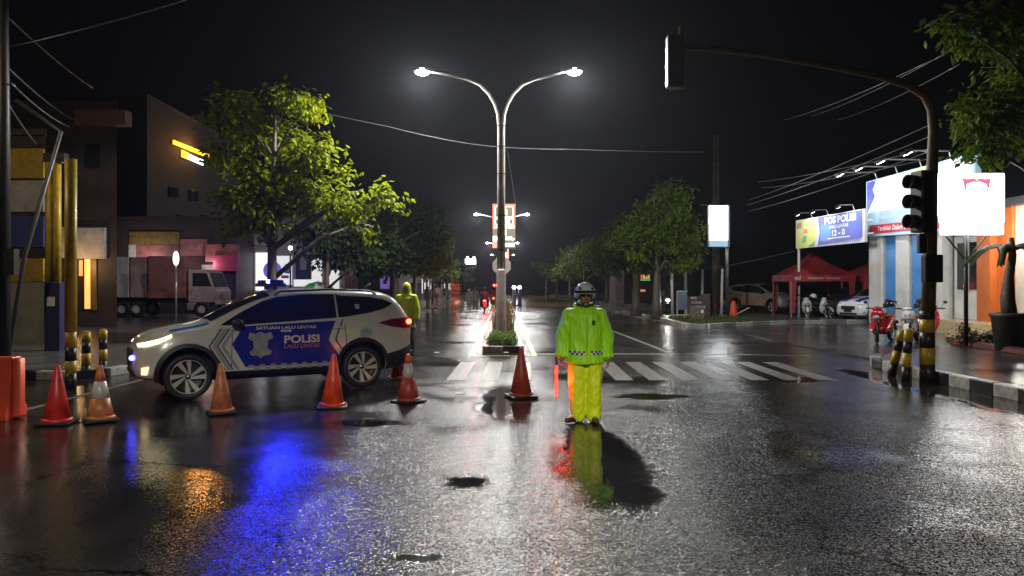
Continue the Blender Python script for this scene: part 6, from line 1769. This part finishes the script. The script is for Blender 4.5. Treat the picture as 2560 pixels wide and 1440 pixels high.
for k in range(3):
    h = thing('ground_shrub', ['small grey-green shrub left of the potted palm', 'middle grey-green shrub by the cream steps', 'grey-green shrub nearest the sign post foot'][k], 'shrub', (gx(2500 - k * 32, 18.2), 18.2 + .25 * k, .2), group='low shrubs in the planting bed')
    cb = MB(); leaf_cloud(cb, [(Vector((0, 0, .22)), (.3, .28, .22))], 320, .08, rng, .1); cb.build('foliage', LEAF_D, h, fix=False)

# ------------------------------------------------------------------ overhead wires
M_wire = mat('cable_black', (.10, .10, .11), .35, var=.2)
M_wireb = mat('cable_bright', (.14, .14, .15), .3, metal=.3, var=.2)
def wire(label, pts, r, m=None, sag=.15, group='overhead cables'):
    P_ = [Vector(p) for p in pts]; out = []
    for a, c in zip(P_, P_[1:]):
        for i in range(10):
            f = i / 10; p = a.lerp(c, f); p.z -= sag * 4 * f * (1 - f); out.append(p)
    out.append(P_[-1])
    b = MB(); b.smooth = True; b.tube(out, r, 5)
    return tag(b.build('overhead_cable', m or M_wire, fix=False), label, 'cable', group)
wire('cable crossing the road below the nearest street lamp heads', [pt(760, 270, 24), pt(970, 316, 24), pt(1130, 352, 24), pt(1255, 368, 24), pt(1420, 373, 24), pt(1760, 380, 26)], .008, M_wire, .02)
wr_ = [((1872, 500, 40), (2350, 300, 20)), ((1868, 512, 40), (2350, 330, 20)), ((1872, 528, 40), (2340, 372, 20)), ((1895, 455, 40), (2330, 370, 22)), ((1905, 470, 40), (2330, 395, 22)), ((1960, 300, 30), (2330, 150, 16)), ((2030, 290, 30), (2370, 130, 16)), ((2095, 300, 30), (2400, 160, 16))]
nm = ['lowest', 'second lowest', 'third', 'fourth', 'fifth', 'upper left', 'upper middle', 'upper right']
for k, (a, c) in enumerate(wr_):
    wire(nm[k] + ' cable of the bundle running to the upper right', [pt(*a), pt(*c)], .010 if k < 5 else .008, M_wireb, .12)
wire('long cable slanting over the flag poles', [pt(1655, 690, 38.4), pt(1700, 678, 37.5), pt(1760, 674, 37.5), pt(1820, 664, 37), pt(1985, 628, 34)], .012, M_wireb, .02)
wl_ = [((0, 25, 14.4), (232, 220, 30)), ((10, 160, 14.4), (185, 300, 26)), ((15, 250, 14.4), (110, 378, 22)), ((10, 120, 14.4), (640, -60, 20)), ((30, 210, 14.4), (175, 318, 22))]
for k, (a, c) in enumerate(wl_):
    wire(['topmost', 'second', 'third', 'crossing', 'lowest'][k] + ' cable leaving the dark utility pole at the left', [pt(*a), pt(*c)], .018, M_wireb if k != 3 else M_wire, .1)
wire('stay wire running down beside the nearest lamp pole', [pt(1268, 372, 21.5), pt(1289, 512, 29.8)], .008, M_wireb, 0)

# ------------------------------------------------------------------ rain haze
hm = bpy.data.materials.new('rain_haze'); hm.use_nodes = True
hn = hm.node_tree
for n_ in list(hn.nodes):
    if n_.type != 'OUTPUT_MATERIAL': hn.nodes.remove(n_)
pv = hn.nodes.new('ShaderNodeVolumePrincipled')
pv.inputs['Color'].default_value = (0.80, 0.85, 1.0, 1)
pv.inputs['Density'].default_value = 0.00035
pv.inputs['Anisotropy'].default_value = 0.75
hn.links.new(pv.outputs[0], hn.nodes['Material Output'].inputs['Volume'])
b = MB(); b.box((0, 255, 6.9), (404, 694, 16.0))
hz = b.build('haze', hm)
hz['kind'] = 'stuff'; hz['label'] = 'thin rain haze filling the night air over the road'; hz['category'] = 'haze'
